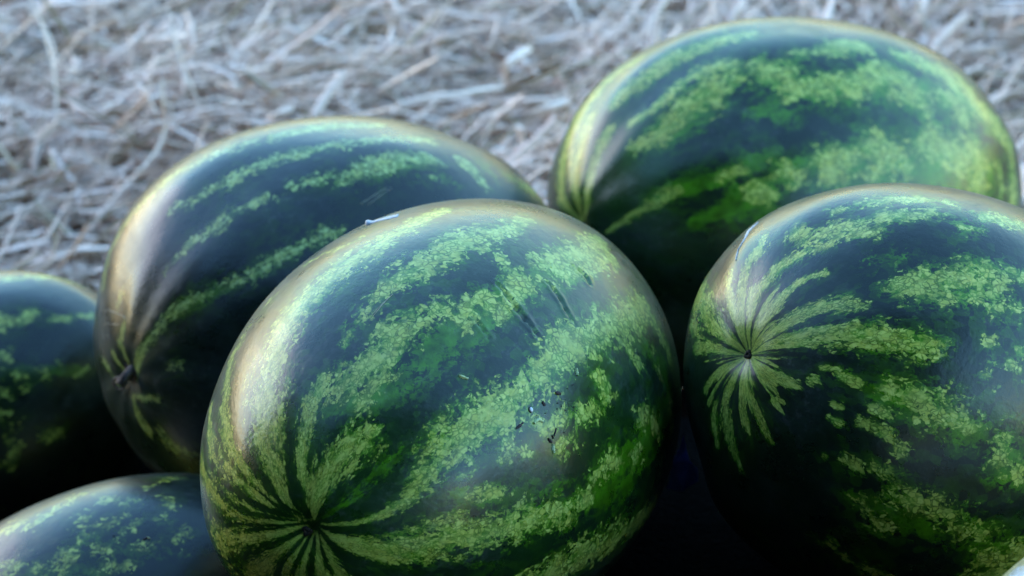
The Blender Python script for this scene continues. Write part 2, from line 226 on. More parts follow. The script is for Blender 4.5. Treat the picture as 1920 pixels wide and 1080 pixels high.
   ('L',[[0.433,0.709,0.556,5.3],[0.367,0.749,0.551,6.3],[0.319,0.751,0.578,5.1]]),
   ('L',[[0.268,0.747,0.609,6.6],[0.194,0.778,0.598,8.2],[0.136,0.818,0.558,9.3],[0.12,0.851,0.511,5.6]]),
   ('L',[[0.016,0.795,0.606,7.1],[-0.082,0.8,0.595,9.7],[-0.155,0.828,0.539,10.1]]),
   ('L',[[-0.257,0.776,0.576,7.5],[-0.302,0.811,0.501,9.0],[-0.248,0.869,0.428,8.5]]),
   ('L',[[0.408,0.779,0.475,4.9],[0.354,0.789,0.502,5.0]]),
   ('L',[[-0.415,0.796,0.442,6.6],[-0.428,0.812,0.396,6.0]]),
   ('L',[[0.566,0.678,0.469,4.7],[0.537,0.715,0.447,3.9]]),
   ('L',[[0.257,0.835,0.486,3.5]]),
   ('M',[[0.925,0.329,0.189,3.5],[0.867,0.405,0.289,4.9],[0.759,0.526,0.383,6.0],[0.696,0.563,0.446,6.1],[0.591,0.614,0.523,6.3]]),
   ('M',[[0.824,0.535,0.189,3.7],[0.712,0.636,0.297,7.5],[0.639,0.674,0.371,9.8],[0.629,0.723,0.286,7.6]]),
   ('L',[[0.977,0.21,0.034,1.3],[0.926,0.331,0.184,1.9],[0.868,0.41,0.28,2.7],[0.839,0.443,0.316,2.3]]),
   ('L',[[0.753,0.528,0.393,1.9],[0.696,0.563,0.446,2.3]]),
   ('L',[[0.66,0.645,0.385,4.5],[0.624,0.69,0.365,4.6]]),
   ('L',[[0.6,0.664,0.446,2.7]]),
   ('M',[[0.601,0.398,0.693,4.3],[0.561,0.449,0.695,6.0],[0.491,0.528,0.693,4.3]]),
   ('L',[[-0.542,0.782,0.307,6.8],[-0.557,0.714,0.425,6.1],[-0.56,0.64,0.527,4.8],[-0.536,0.562,0.63,3.4]]),
  ]),
 'M4': dict(C=[-0.1195, 1.2244, 0.153], M=[[-0.68136, 0.72525, 0.09881], [-0.71774, -0.68849, 0.10409], [0.14352, 0.0, 0.98965]], a=0.1817, b=0.1432, v=[0.64, 0.669, 0.377],
  corr=[[0.853,-0.52,0.051,-1.39],[0.873,-0.485,-0.038,-1.88],[0.824,-0.548,0.141,-0.67],[0.758,-0.583,0.294,1.64],[0.696,-0.595,0.402,3.19],[0.605,-0.596,0.528,5.14],[0.497,-0.58,0.646,5.82],[0.383,-0.55,0.742,4.01],[0.236,-0.495,0.837,1.1],[0.067,-0.411,0.909,-1.44],[-0.101,-0.307,0.946,-3.53],[-0.248,-0.198,0.948,-3.45],[-0.372,-0.09,0.924,-3.41],[-0.491,0.03,0.871,-3.15],[-0.583,0.141,0.8,-1.82],[-0.65,0.238,0.722,0.47],[-0.7,0.325,0.636,1.87],[-0.725,0.381,0.573,3.33],[-0.742,0.421,0.522,2.25],[0.877,-0.476,-0.062,-2.43],[0.891,-0.397,-0.22,-2.62],[0.885,-0.329,-0.33,-1.54]],
  segs=[
   ('L',[[0.882,-0.39,0.263,2.3],[0.791,-0.466,0.396,2.9],[0.728,-0.444,0.523,4.0],[0.672,-0.403,0.621,4.0],[0.608,-0.371,0.701,4.0],[0.52,-0.279,0.807,4.0],[0.402,-0.188,0.896,4.0],[0.267,-0.117,0.957,4.0],[0.123,-0.053,0.991,4.0],[-0.021,0.019,1.0,3.5],[-0.115,0.046,0.992,2.9]]),
   ('L',[[0.726,-0.138,0.673,2.1],[0.683,-0.082,0.726,2.5],[0.602,-0.035,0.797,2.0],[0.556,-0.013,0.831,2.5],[0.481,0.006,0.877,3.0],[0.409,0.047,0.911,3.0],[0.357,0.088,0.93,2.5],[0.285,0.116,0.952,3.1],[0.177,0.161,0.971,3.2],[0.067,0.182,0.981,3.4],[0.008,0.205,0.979,3.4],[-0.11,0.222,0.969,4.0],[-0.198,0.257,0.946,3.5]]),
   ('L',[[0.881,0.045,0.471,0.8],[0.815,0.07,0.575,1.2],[0.784,0.072,0.617,2.5],[0.748,0.104,0.656,2.0],[0.732,0.122,0.67,2.0],[0.684,0.154,0.713,1.6]]),
   ('L',[[0.65,0.147,0.746,1.2],[0.586,0.188,0.788,2.5],[0.533,0.239,0.812,1.2]]),
   ('L',[[0.462,0.236,0.855,1.7],[0.381,0.302,0.874,3.4],[0.306,0.351,0.885,3.4],[0.27,0.367,0.89,4.3],[0.195,0.367,0.909,5.0],[0.115,0.378,0.919,5.7],[0.008,0.383,0.924,5.6],[-0.068,0.408,0.91,5.3],[-0.109,0.431,0.896,3.8]]),
   ('M',[[0.438,0.254,0.862,4.2],[0.316,0.361,0.878,5.1],[0.143,0.403,0.904,7.3],[-0.041,0.44,0.897,7.1]]),
   ('M',[[0.047,0.481,0.876,2.3],[-0.049,0.513,0.857,3.9],[-0.107,0.545,0.831,4.0]]),
   ('L',[[-0.034,0.507,0.861,1.9]]),
   ('L',[[-0.253,0.428,0.868,4.1],[-0.26,0.487,0.834,5.2],[-0.26,0.544,0.798,4.0]]),
   ('M',[[-0.362,0.395,0.844,4.7],[-0.346,0.509,0.788,4.7]]),
   ('M',[[-0.453,0.454,0.767,4.1],[-0.551,0.468,0.691,6.0],[-0.641,0.457,0.616,6.0],[-0.74,0.413,0.532,4.9]]),
   ('L',[[-0.548,0.455,0.702,2.4],[-0.638,0.449,0.626,2.4]]),
   ('L',[[0.936,0.152,0.318,1.5],[0.914,0.188,0.359,2.2],[0.882,0.228,0.413,2.9],[0.838,0.305,0.452,2.1]]),
   ('L',[[0.811,0.327,0.485,1.8],[0.742,0.402,0.536,2.1],[0.701,0.429,0.57,2.8],[0.634,0.455,0.626,2.4],[0.582,0.481,0.656,2.8],[0.512,0.506,0.694,3.2],[0.457,0.53,0.715,2.5]]),
   ('M',[[0.937,0.155,0.312,3.1],[0.882,0.245,0.402,4.7],[0.794,0.353,0.494,4.2],[0.693,0.442,0.57,4.1],[0.584,0.485,0.65,4.6],[0.455,0.538,0.71,4.0]]),
   ('L',[[0.93,-0.179,0.321,1.1],[0.953,-0.165,0.256,1.1]]),
   ('L',[[0.971,-0.077,0.225,1.4],[0.986,-0.089,0.138,2.0],[0.995,-0.049,0.091,1.5],[1.0,-0.006,0.019,1.0]]),
   ('L',[[0.944,0.148,0.296,1.9],[0.971,0.108,0.212,2.0],[0.989,0.069,0.133,3.4],[0.997,0.049,0.059,2.7],[0.999,0.033,-0.005,1.4]]),
   ('L',[[0.996,0.027,-0.086,1.0],[0.992,0.105,-0.063,1.4],[0.981,0.194,-0.033,1.3]]),
   ('L',[[0.995,0.026,-0.1,1.0],[0.982,0.063,-0.178,3.1],[0.965,0.103,-0.242,3.2]]),
   ('L',[[0.961,0.186,-0.205,1.9],[0.934,0.23,-0.273,2.0],[0.904,0.334,-0.268,1.8]]),
   ('L',[[0.965,0.23,0.128,1.1],[0.948,0.275,0.157,1.5]]),
   ('L',[[0.988,-0.143,0.066,1.7],[0.999,-0.05,0.002,1.0]]),
   ('L',[[0.975,-0.22,-0.016,1.7],[0.993,-0.096,-0.068,1.1]]),
  ]),
 'M5': dict(C=[-0.4036, 1.3089, 0.0191], M=[[0.86434, 0.22263, -0.45095], [-0.19738, 0.9749, 0.10298], [0.46256, 0.0, 0.88659]], a=0.1446, b=0.1115, v=[0.614, -0.752, 0.238],
  corr=[[0.377,0.407,0.832,-0.73],[0.514,0.459,0.725,0.34],[0.621,0.49,0.612,0.75],[0.703,0.506,0.5,0.06],[0.761,0.512,0.399,-0.58]],
  segs=[
   ('L',[[0.537,0.095,0.838,3.3],[0.599,0.15,0.786,3.3],[0.668,0.315,0.674,3.3],[0.743,0.418,0.522,3.3]]),
   ('L',[[0.637,-0.34,0.692,3.7],[0.7,-0.305,0.646,4.2],[0.749,-0.206,0.63,3.9]]),
   ('L',[[0.813,-0.216,0.541,1.4],[0.846,-0.163,0.508,2.9],[0.894,-0.047,0.446,3.1],[0.918,0.05,0.394,2.9]]),
   ('L',[[0.646,-0.524,0.555,1.7],[0.676,-0.535,0.506,1.6]]),
   ('M',[[0.64,-0.601,0.479,3.2],[0.756,-0.551,0.353,5.5],[0.906,-0.374,0.198,4.2]]),
   ('L',[[0.698,-0.591,0.404,2.4],[0.722,-0.605,0.335,3.5]]),
   ('L',[[0.774,-0.517,0.366,2.4],[0.804,-0.524,0.281,3.2]]),
   ('L',[[0.888,-0.415,0.197,2.0],[0.926,-0.33,0.185,2.1]]),
   ('L',[[0.85,-0.421,0.315,1.2]]),
   ('L',[[0.64,-0.682,0.354,2.4],[0.624,-0.711,0.325,2.0]]),
   ('L',[[0.584,-0.78,0.225,2.7],[0.616,-0.753,0.231,1.6]]),
   ('L',[[0.568,-0.817,0.098,2.8],[0.593,-0.805,0.008,3.2],[0.548,-0.836,-0.018,3.2]]),
   ('L',[[0.642,-0.756,0.129,2.0]]),
   ('L',[[0.724,-0.689,-0.026,1.6],[0.737,-0.672,-0.072,1.6]]),
   ('L',[[0.764,-0.644,-0.043,1.2]]),
   ('L',[[0.499,-0.866,-0.039,3.3]]),
  ]),
 'M6': dict(C=[-0.2278, 0.986, 0.0509], M=[[0.95619, -0.28788, -0.05307], [0.28744, 0.95767, -0.01595], [0.05541, 0.0, 0.99846]], a=0.1402, b=0.1042, v=[-0.019, -0.802, 0.597],
  corr=[[-0.473,0.462,0.75,1.72],[-0.341,0.497,0.798,-0.73],[-0.222,0.517,0.826,-1.21],[-0.077,0.528,0.846,-0.31],[0.064,0.527,0.848,0.21],[0.225,0.511,0.83,-0.29],[0.381,0.478,0.791,0.75]],
  segs=[
   ('L',[[-0.479,0.173,0.861,4.8],[-0.436,0.173,0.883,4.8],[-0.398,0.186,0.898,3.7]]),
   ('L',[[-0.347,0.075,0.935,2.1],[-0.293,0.129,0.947,3.2]]),
   ('L',[[-0.251,0.149,0.956,2.1],[-0.191,0.196,0.962,1.6]]),
   ('L',[[-0.154,0.259,0.954,1.6],[-0.109,0.242,0.964,1.1]]),
   ('L',[[-0.161,-0.045,0.986,2.2],[-0.128,0.002,0.992,3.3],[-0.111,0.03,0.993,2.4]]),
   ('L',[[-0.084,0.092,0.992,1.6],[-0.006,0.072,0.997,2.0]]),
   ('L',[[0.056,0.02,0.998,1.9],[0.106,0.024,0.994,1.9]]),
   ('L',[[0.136,0.171,0.976,1.6],[0.182,0.188,0.965,1.6]]),
   ('L',[[0.222,0.263,0.939,1.1],[0.289,0.264,0.92,1.1]]),
   ('L',[[0.191,0.035,0.981,2.0],[0.218,0.036,0.975,2.0]]),
   ('L',[[0.223,-0.082,0.971,1.7],[0.246,-0.074,0.966,1.8]]),
   ('L',[[-0.057,-0.146,0.988,2.0],[-0.014,-0.135,0.991,2.1]]),
   ('L',[[0.014,-0.22,0.975,2.3],[0.034,-0.206,0.978,1.9]]),
   ('L',[[0.065,-0.161,0.985,1.6],[0.093,-0.165,0.982,1.2]]),
   ('L',[[0.157,-0.182,0.971,1.2],[0.19,-0.175,0.966,1.2]]),
   ('M',[[-0.216,-0.271,0.938,6.7],[-0.121,-0.208,0.971,7.0],[-0.048,-0.336,0.941,5.0],[0.099,-0.38,0.92,4.2],[0.234,-0.416,0.879,2.8]]),
   ('L',[[-0.129,-0.174,0.976,3.6],[-0.165,-0.204,0.965,3.5],[-0.19,-0.23,0.955,3.5]]),
   ('L',[[-0.117,-0.269,0.956,3.0],[-0.089,-0.312,0.946,2.2]]),
   ('L',[[-0.229,-0.286,0.93,2.6]]),
   ('L',[[-0.056,-0.333,0.941,2.2]]),
   ('L',[[0.065,-0.345,0.936,1.8]]),
   ('L',[[0.127,-0.366,0.922,2.1]]),
   ('L',[[0.22,-0.331,0.917,1.5]]),
   ('L',[[0.237,-0.422,0.875,1.4]]),
   ('L',[[0.282,-0.273,0.92,1.5]]),
   ('L',[[-0.48,-0.183,0.858,3.7],[-0.435,-0.202,0.877,3.2]]),
   ('L',[[-0.38,-0.25,0.891,3.1],[-0.326,-0.315,0.891,3.3],[-0.272,-0.367,0.89,2.8]]),
   ('L',[[-0.125,-0.429,0.895,2.1],[-0.08,-0.416,0.906,2.4]]),
   ('L',[[0.011,-0.419,0.908,1.7]]),
   ('L',[[0.054,-0.449,0.892,1.0]]),
   ('M',[[-0.375,-0.29,0.88,7.5],[-0.128,-0.449,0.884,6.8]]),
  ]),
}
MARKS = {
 'M1': [
  ('groove',[[0.3698,0.367,0.8536,0.53],[0.3854,0.4196,0.8218,1.2],[0.4027,0.4811,0.7787,1.59],[0.4113,0.5269,0.7437,1.45],[0.4129,0.5532,0.7235,0.79]]),
  ('groove',[[0.4129,0.5532,0.7235,0.53],[0.4177,0.5792,0.7,1.19],[0.4222,0.6102,0.6703,0.66]]),
  ('groove',[[0.2221,0.5074,0.8326,0.54],[0.2273,0.5415,0.8094,1.09],[0.2382,0.5843,0.7758,1.09],[0.2552,0.6208,0.7412,0.95],[0.266,0.6536,0.7086,1.08],[0.2666,0.6802,0.6828,0.54]]),
  ('groove',[[0.0504,0.5296,0.8467,0.42],[0.0437,0.5627,0.8255,1.12],[0.045,0.5927,0.8042,1.4],[0.0597,0.6224,0.7804,0.7]]),
  ('groove',[[0.5242,0.3514,0.7757,0.39],[0.5313,0.3882,0.753,0.91],[0.5389,0.4205,0.7299,1.04],[0.5464,0.4528,0.7045,0.52]]),
  ('scab',[[0.4862,0.725,0.4878,0.78],[0.4787,0.7301,0.4877,1.31],[0.471,0.7379,0.4834,0.79]]),
  ('scab',[[0.5388,0.6977,0.4721,0.78],[0.5373,0.7045,0.4636,1.17],[0.5373,0.7099,0.4554,0.78]]),
  ('scab',[[0.6454,0.6525,0.3972,0.38],[0.6341,0.6591,0.4044,0.9],[0.6206,0.6665,0.413,0.39]]),
  ('scab',[[0.5677,0.7509,0.3375,0.52],[0.5649,0.7571,0.3282,1.04],[0.5599,0.7642,0.3202,0.78]]),
  ('scab',[[0.5475,0.7648,0.3396,0.26],[0.5368,0.7643,0.3574,0.52],[0.5321,0.7632,0.3665,0.26]]),
  ('scab',[[0.553,0.7581,0.3456,0.26],[0.5513,0.7653,0.3323,0.52]]),
  ('speck',[[0.4944,0.7418,0.4531,0.39]]),
  ('speck',[[0.4871,0.7553,0.4385,0.31]]),
  ('speck',[[0.5045,0.7468,0.4334,0.31]]),
  ('speck',[[0.4808,0.7698,0.4198,0.39]]),
  ('speck',[[0.4465,0.7882,0.4235,0.34]]),
  ('speck',[[0.4423,0.7991,0.4073,0.32]]),
  ('speck',[[0.4155,0.76,0.4997,0.32]]),
  ('speck',[[0.4402,0.7506,0.4927,0.26]]),
  ('speck',[[0.5461,0.7194,0.4292,0.31]]),
  ('speck',[[0.5109,0.7884,0.3426,0.31]]),
  ('speck',[[0.5735,0.698,0.4288,0.31]]),
  ('drop',[[0.5825,0.6758,0.4516,1.29]]),
  ('fleck',[[0.6853,0.4177,0.5965,0.51],[0.6815,0.4294,0.5926,0.89],[0.6745,0.451,0.5845,0.51]]),
  ('fleck',[[0.3729,0.7467,0.5508,0.66],[0.3766,0.7545,0.5375,0.93],[0.3828,0.7588,0.527,0.53]]),
  ('fleck',[[0.5586,0.7688,0.3113,0.52],[0.5612,0.7742,0.2928,1.04],[0.5626,0.7785,0.2782,0.52]]),
  ('fleck',[[0.5926,0.6972,0.4034,0.64],[0.5745,0.7068,0.4126,1.03],[0.565,0.7208,0.4016,0.65]]),
  ('scratch',[[0.6501,0.0055,0.7598,0.13],[0.611,0.0139,0.7915,0.21],[0.5672,0.029,0.8231,0.13]]),
  ('scratch',[[0.6513,-0.0031,0.7588,0.1],[0.6159,0.008,0.7878,0.16],[0.5855,0.0211,0.8104,0.1]]),
 ],
 'M2': [
  ('scar',[[0.7207,-0.5104,0.4692,0.29],[0.732,-0.5085,0.4535,1.01],[0.7539,-0.5026,0.4232,1.44],[0.8018,-0.4498,0.3934,0.71],[0.8306,-0.4231,0.3619,0.43],[0.8462,-0.411,0.339,0.23]]),
  ('scar',[[0.8481,-0.406,0.3405,0.28],[0.8639,-0.3863,0.3233,0.57],[0.8813,-0.3606,0.3055,0.28]]),
 ],
 'M4': [
  ('scratch',[[0.9315,-0.328,0.1569,0.21],[0.9312,-0.31,0.1917,0.28],[0.9443,-0.2408,0.2244,0.35],[0.9563,-0.1732,0.2358,0.35],[0.9629,-0.1076,0.2476,0.34],[0.9667,-0.0739,0.2452,0.27]]),
  ('scratch',[[0.9481,-0.2899,0.1308,0.18],[0.9568,-0.24,0.1638,0.35],[0.9641,-0.1963,0.1786,0.21]]),
  ('scratch',[[0.9654,-0.1902,0.1786,0.28],[0.9693,-0.1526,0.1929,0.41],[0.972,-0.117,0.2036,0.17]]),
  ('scratch',[[0.9504,-0.2819,0.1316,0.21],[0.9529,-0.2844,0.1055,0.28],[0.9641,-0.2518,0.084,0.21]]),
  ('scratch',[[0.3169,0.496,0.8084,0.14],[0.2687,0.4939,0.827,0.2],[0.1888,0.4873,0.8526,0.14]]),
  ('scratch',[[0.2954,0.5154,0.8044,0.1],[0.2535,0.5084,0.8229,0.17],[0.1697,0.4967,0.8512,0.1]]),
  ('scratch',[[0.9664,-0.2365,0.1005,0.17],[0.9703,-0.2069,0.1251,0.28],[0.9759,-0.1887,0.11,0.14]]),
 ],
 'M5': [
  ('speck',[[0.741,-0.3329,0.5832,0.79]]),
  ('speck',[[0.8853,-0.2955,0.3591,0.79]]),
  ('speck',[[0.8685,-0.3594,0.3413,0.86]]),
  ('speck',[[0.7277,-0.4899,0.48,0.55]]),
  ('speck',[[0.8957,-0.2862,0.3404,0.55]]),
 ],
 'M6': [
  ('scab',[[0.0805,-0.3062,0.9486,0.47],[0.0945,-0.2988,0.9496,1.1],[0.108,-0.2947,0.9495,0.63]]),
  ('fleck',[[0.1013,-0.2967,0.9496,0.38],[0.1071,-0.3018,0.9473,0.76],[0.1125,-0.3104,0.9439,0.32]]),
  ('speck',[[-0.0299,-0.2428,0.9696,0.51]]),
  ('speck',[[0.1827,-0.0486,0.982,0.38]]),
 ],
 'M3': [
 ],
}
STALKS = [
 ('kinked',[[0.0183,2.0159,0.06,4.6],[0.0056,1.9828,0.065,5.1],[-0.0084,1.9644,0.06,4.5],[-0.0057,1.9891,0.035,3.43]]),
 ('chip',[[0.0553,1.89,0.05,4.9],[0.0376,1.8705,0.052,4.86],[0.0205,1.8707,0.045,3.78]]),
 ('short',[[0.0078,1.7976,0.06,4.69],[0.0094,1.8012,0.045,5.23],[0.012,1.7873,0.034,4.69]]),
 ('curved',[[-0.3394,1.8071,0.105,2.11],[-0.337,1.7949,0.085,2.36],[-0.3369,1.7949,0.06,2.64],[-0.3392,1.7813,0.05,2.37],[-0.3451,1.7577,0.045,2.08],[-0.3564,1.731,0.04,1.55]]),
 ('edge',[[-0.493,1.7468,0.07,2.62],[-0.4824,1.7394,0.06,3.14],[-0.4746,1.7333,0.05,3.65],[-0.4731,1.7398,0.04,4.72]]),
 ('blade',[[-0.17,1.8946,0.08,3.27],[-0.1841,1.8813,0.065,5.43],[-0.2006,1.8564,0.045,4.32]]),
 ('bent',[[-0.2186,1.8462,0.06,3.75],[-0.2298,1.8363,0.06,4.8],[-0.2397,1.8399,0.05,4.82],[-0.2468,1.8583,0.035,3.25]]),
 ('long',[[-0.1177,1.8798,0.05,2.72],[-0.0866,1.8891,0.055,3.81],[-0.0544,1.898,0.055,3.82],[-0.0303,1.9227,0.05,3.87],[-0.01,1.9431,0.045,2.79]]),
]

# ---------------------------------------------------------------- helpers
def link(o, parent=None):
    col.objects.link(o)
    if parent is not None:
        o.parent = parent
    return o

def tag(o, label=None, cat=None, group=None, kind=None):
    if label: o['label'] = label
    if cat: o['category'] = cat
    if group: o['group'] = group
    if kind: o['kind'] = kind
    return o

def mesh_np(name, verts, faces, mat, smooth=True):
    """faces: (n,4) or (n,3) int array"""
    me = bpy.data.meshes.new(name)
    verts = np.asarray(verts, np.float32)
    faces = np.asarray(faces, np.int32)
    k = faces.shape[1]
    me.vertices.add(len(verts)); me.vertices.foreach_set('co', verts.ravel())
    me.loops.add(faces.size); me.loops.foreach_set('vertex_index', faces.ravel())
    me.polygons.add(len(faces))
    me.polygons.foreach_set('loop_start', np.arange(0, faces.size, k, dtype=np.int32))
    if smooth:
        me.polygons.foreach_set('use_smooth', np.ones(len(faces), bool))
    me.update(calc_edges=True)
    me.validate()
    if mat: me.materials.append(mat)
    return me

def attr_f(me, name, data):
    a = me.attributes.new(name, 'FLOAT', 'POINT'); a.data.foreach_set('value', np.asarray(data, np.float32).ravel())

def attr_v(me, name, data):
    a = me.attributes.new(name, 'FLOAT_VECTOR', 'POINT'); a.data.foreach_set('vector', np.asarray(data, np.float32).ravel())

class NT:
    """small node-tree writer"""
    def __init__(self, name):
        self.m = bpy.data.materials.new(name); self.m.use_nodes = True
        self.t = self.m.node_tree; self.t.nodes.clear()
        self.out = self.n('ShaderNodeOutputMaterial')
    def n(self, t, **kw):
        x = self.t.nodes.new(t)
        for k, v in kw.items(): setattr(x, k, v)
        return x
    def put(self, sock, v):
        if isinstance(v, bpy.types.NodeSocket): self.t.links.new(v, sock)
        elif isinstance(v, (tuple, list)) and len(v) == 3 and sock.type == 'RGBA': sock.default_value = (*v, 1)
        else: sock.default_value = v
    def math(self, op, a, b=0.0, c=None, clamp=False):
        x = self.n('ShaderNodeMath', operation=op, use_clamp=clamp)
        self.put(x.inputs[0], a); self.put(x.inputs[1], b)
        if c is not None: self.put(x.inputs[2], c)
        return x.outputs[0]
    def sstep(self, v, lo, hi, a=0.0, b=1.0):
        x = self.n('ShaderNodeMapRange', interpolation_type='SMOOTHSTEP')
        self.put(x.inputs[0], v)
        for i, q in enumerate((lo, hi, a, b)): x.inputs[i + 1].default_value = q
        return x.outputs[0]
    def mix(self, f, a, b, blend='MIX'):
        x = self.n('ShaderNodeMix', data_type='RGBA', blend_type=blend)
        self.put(x.inputs[0], f); self.put(x.inputs[6], a); self.put(x.inputs[7], b)
        return x.outputs[2]
    def attr(self, name, vec=False):
        x = self.n('ShaderNodeAttribute', attribute_name=name)
        return x.outputs['Vector'] if vec else x.outputs['Fac']
    def noise(self, vec, scale, detail=3, rough=.55, w=None):
        x = self.n('ShaderNodeTexNoise')
        if vec is not None: self.put(x.inputs['Vector'], vec)
        x.inputs['Scale'].default_value = scale; x.inputs['Detail'].default_value = detail
        x.inputs['Roughness'].default_value = rough
        return x.outputs['Fac']
    def voro(self, vec, scale, feature='F1'):
        x = self.n('ShaderNodeTexVoronoi', feature=feature)
        self.put(x.inputs['Vector'], vec); x.inputs['Scale'].default_value = scale
        return x
    def vscale(self, vec, s, off=(0, 0, 0)):
        x = self.n('ShaderNodeMapping'); self.put(x.inputs[0], vec)
        x.inputs['Scale'].default_value = s; x.inputs['Location'].default_value = off
        return x.outputs[0]
    def bsdf(self, **kw):
        p = self.n('ShaderNodeBsdfPrincipled')
        for k, v in kw.items(): self.put(p.inputs[k], v)
        self.t.links.new(p.outputs[0], self.out.inputs['Surface'])
        return p
    def bump(self, h, strength, dist):
        b = self.n('ShaderNodeBump'); self.put(b.inputs['Height'], h)
        b.inputs['Strength'].default_value = strength; b.inputs['Distance'].default_value = dist
        return b.outputs[0]

# ---------------------------------------------------------------- materials
def rind_material(name, seed, dark=(.004, .010, .005), mid=(.06, .19, .004), pale=(.54, .58, .13), yell=(.45, .46, .08), bloom_sheen=.5, cell=300.0, green=.15):
    N = NT(name)
    tc = N.vscale(N.attr('tc', True), (1, 1, 1), (seed * 1.37, seed * .71, -seed * .43))
    light, mida, amp = N.attr('light'), N.attr('mid'), N.attr('amp')
    # warp so that cells are not straight sided
    nz = N.n('ShaderNodeTexNoise'); N.put(nz.inputs['Vector'], tc); nz.inputs['Scale'].default_value = 170; nz.inputs['Detail'].default_value = 2
    wv = N.n('ShaderNodeVectorMath', operation='MULTIPLY_ADD'); N.put(wv.inputs[0], nz.outputs['Color']); wv.inputs[1].default_value = (.006, .006, .006); N.put(wv.inputs[2], tc)
    tcw = wv.outputs[0]
    v1 = N.voro(tcw, cell); v1.inputs['Randomness'].default_value = 1
    sep = N.n('ShaderNodeSeparateColor'); N.put(sep.inputs[0], v1.outputs['Color'])
    cr, cg, cb = sep.outputs
    v2 = N.voro(tcw, cell * 2.1); sep2 = N.n('ShaderNodeSeparateColor'); N.put(sep2.inputs[0], v2.outputs['Color'])
    nb = N.noise(tc, 75, 4, .6)
    nl = N.noise(N.vscale(tc, (.45, 1, 1)), 38, 3, .6)
    # jagged edge: whole cells switch on or off, more so away from the ends
    v3 = N.voro(tc, cell * .55); sep3 = N.n('ShaderNodeSeparateColor'); N.put(sep3.inputs[0], v3.outputs['Color'])
    j = N.math('MULTIPLY', N.math('SUBTRACT', cr, .5), .75)
    j = N.math('ADD', j, N.math('MULTIPLY', N.math('SUBTRACT', nb, .5), 2.1))
    j = N.math('ADD', j, N.math('MULTIPLY', N.math('SUBTRACT', sep2.outputs[0], .5), .55))
    j = N.math('ADD', j, N.math('MULTIPLY', N.math('SUBTRACT', sep3.outputs[0], .5), .55))
    j = N.math('ADD', j, N.math('MULTIPLY', N.math('SUBTRACT', nl, .5), 1.7))
    j = N.math('MULTIPLY', j, amp)
    fl = N.math('ADD', N.math('ADD', light, N.math('MULTIPLY', amp, .04)), N.math('MULTIPLY', j, 1.15))
    fl = N.math('DIVIDE', fl, N.math('MAXIMUM', amp, .08))
    m_light = N.sstep(fl, -.07, .13)
    fm = N.math('DIVIDE', N.math('ADD', mida, N.math('MULTIPLY', j, 1.1)), N.math('MAXIMUM', amp, .08))
    m_mid = N.sstep(N.math('ADD', fm, N.math('MULTIPLY', N.math('SUBTRACT', N.noise(tc, 48, 5, .7), .5), 1.4)), -.35, .65)
    # rounded pale grains with darker gaps between them
    ve = N.voro(tcw, cell, 'DISTANCE_TO_EDGE')
    crack = N.sstep(ve.outputs['Distance'], .01, .20, 1, 0)
    crack = N.math('MULTIPLY', crack, N.sstep(N.noise(tc, 95, 3), .30, .56))
    ve2 = N.voro(tcw, cell * .5, 'DISTANCE_TO_EDGE')
    crack2 = N.math('MULTIPLY', N.sstep(ve2.outputs['Distance'], .01, .09, 1, 0), N.sstep(N.noise(tc, 60, 3), .48, .64))
    crack = N.math('MAXIMUM', crack, crack2)
    m_light = N.math('MULTIPLY', m_light, N.math('SUBTRACT', 1, N.math('MULTIPLY', crack, .82)))
    # some grains stay half green
    half = N.math('MULTIPLY', N.sstep(N.math('ADD', N.math('MULTIPLY', cg, .6), N.math('MULTIPLY', N.noise(tc, 120, 3), .8)), .60, .84), N.sstep(fl, .1, .9, .75, .15))
    m_light = N.math('MULTIPLY', m_light, N.math('SUBTRACT', 1, half))
    cpale = N.mix(N.sstep(N.math('ADD', N.math('MULTIPLY', cb, .5), nb), .55, 1.0), pale, yell)
    cpale = N.mix(N.math('MULTIPLY', sep2.outputs[1], .45), cpale, (.22, .34, .03))
    cdark = N.mix(N.noise(tc, 60, 4, .65), dark, tuple(k * 2.2 for k in dark))
    leafy = N.math('MULTIPLY', N.sstep(N.math('ADD', N.noise(N.n('ShaderNodeTexCoord').outputs['Object'], 9, 2), N.math('MULTIPLY', nb, .35)), .55, .85), green)
    cdark = N.mix(leafy, cdark, (.008, .040, .003))
    mott = N.math('MULTIPLY', N.sstep(N.math('ADD', N.math('MULTIPLY', sep3.outputs[1], .5), N.math('MULTIPLY', nl, .9)), .62, 1.0), N.sstep(fm, -3.0, -.3, .06, .48))
    cdark = N.mix(mott, cdark, tuple(k * .55 for k in mid))
    c = N.mix(m_mid, cdark, N.mix(N.sstep(nb, .3, .7), tuple(k * 1.15 for k in mid), tuple(k * .38 for k in mid)))
    c = N.mix(m_light, c, cpale)
    # waxy coat with painted blue-grey sky sheen: a pale layer, rubbed off in streaks
    ob = N.n('ShaderNodeTexCoord').outputs['Object']
    b1 = N.noise(N.vscale(ob, (1, 1.6, 1.6), (seed, 0, seed * 2)), 9, 4, .62)
    b2 = N.noise(N.vscale(ob, (1.2, .5, 3.0), (0, seed, 0)), 26, 4, .7)
    sheen_film = N.math('MULTIPLY', N.sstep(N.math('ADD', b1, N.math('MULTIPLY', N.math('SUBTRACT', b2, .5), .6)), .42, .68), bloom_sheen)
    c = N.mix(N.math('MULTIPLY', sheen_film, .20), c, (.13, .18, .19))
    dust = N.math('MULTIPLY', N.sstep(N.noise(N.vscale(ob, (.8, 1.4, 1.4), (seed, 3, 1)), 150, 5, .75), .5, .72), N.sstep(b1, .38, .62))
    c = N.mix(N.math('MULTIPLY', dust, .13 * bloom_sheen * 2), c, (.30, .31, .32))
    speck = N.sstep(N.noise(ob, 620, 1), .30, .22)
    c = N.mix(N.math('MULTIPLY', speck, .35), c, (.01, .012, .008))
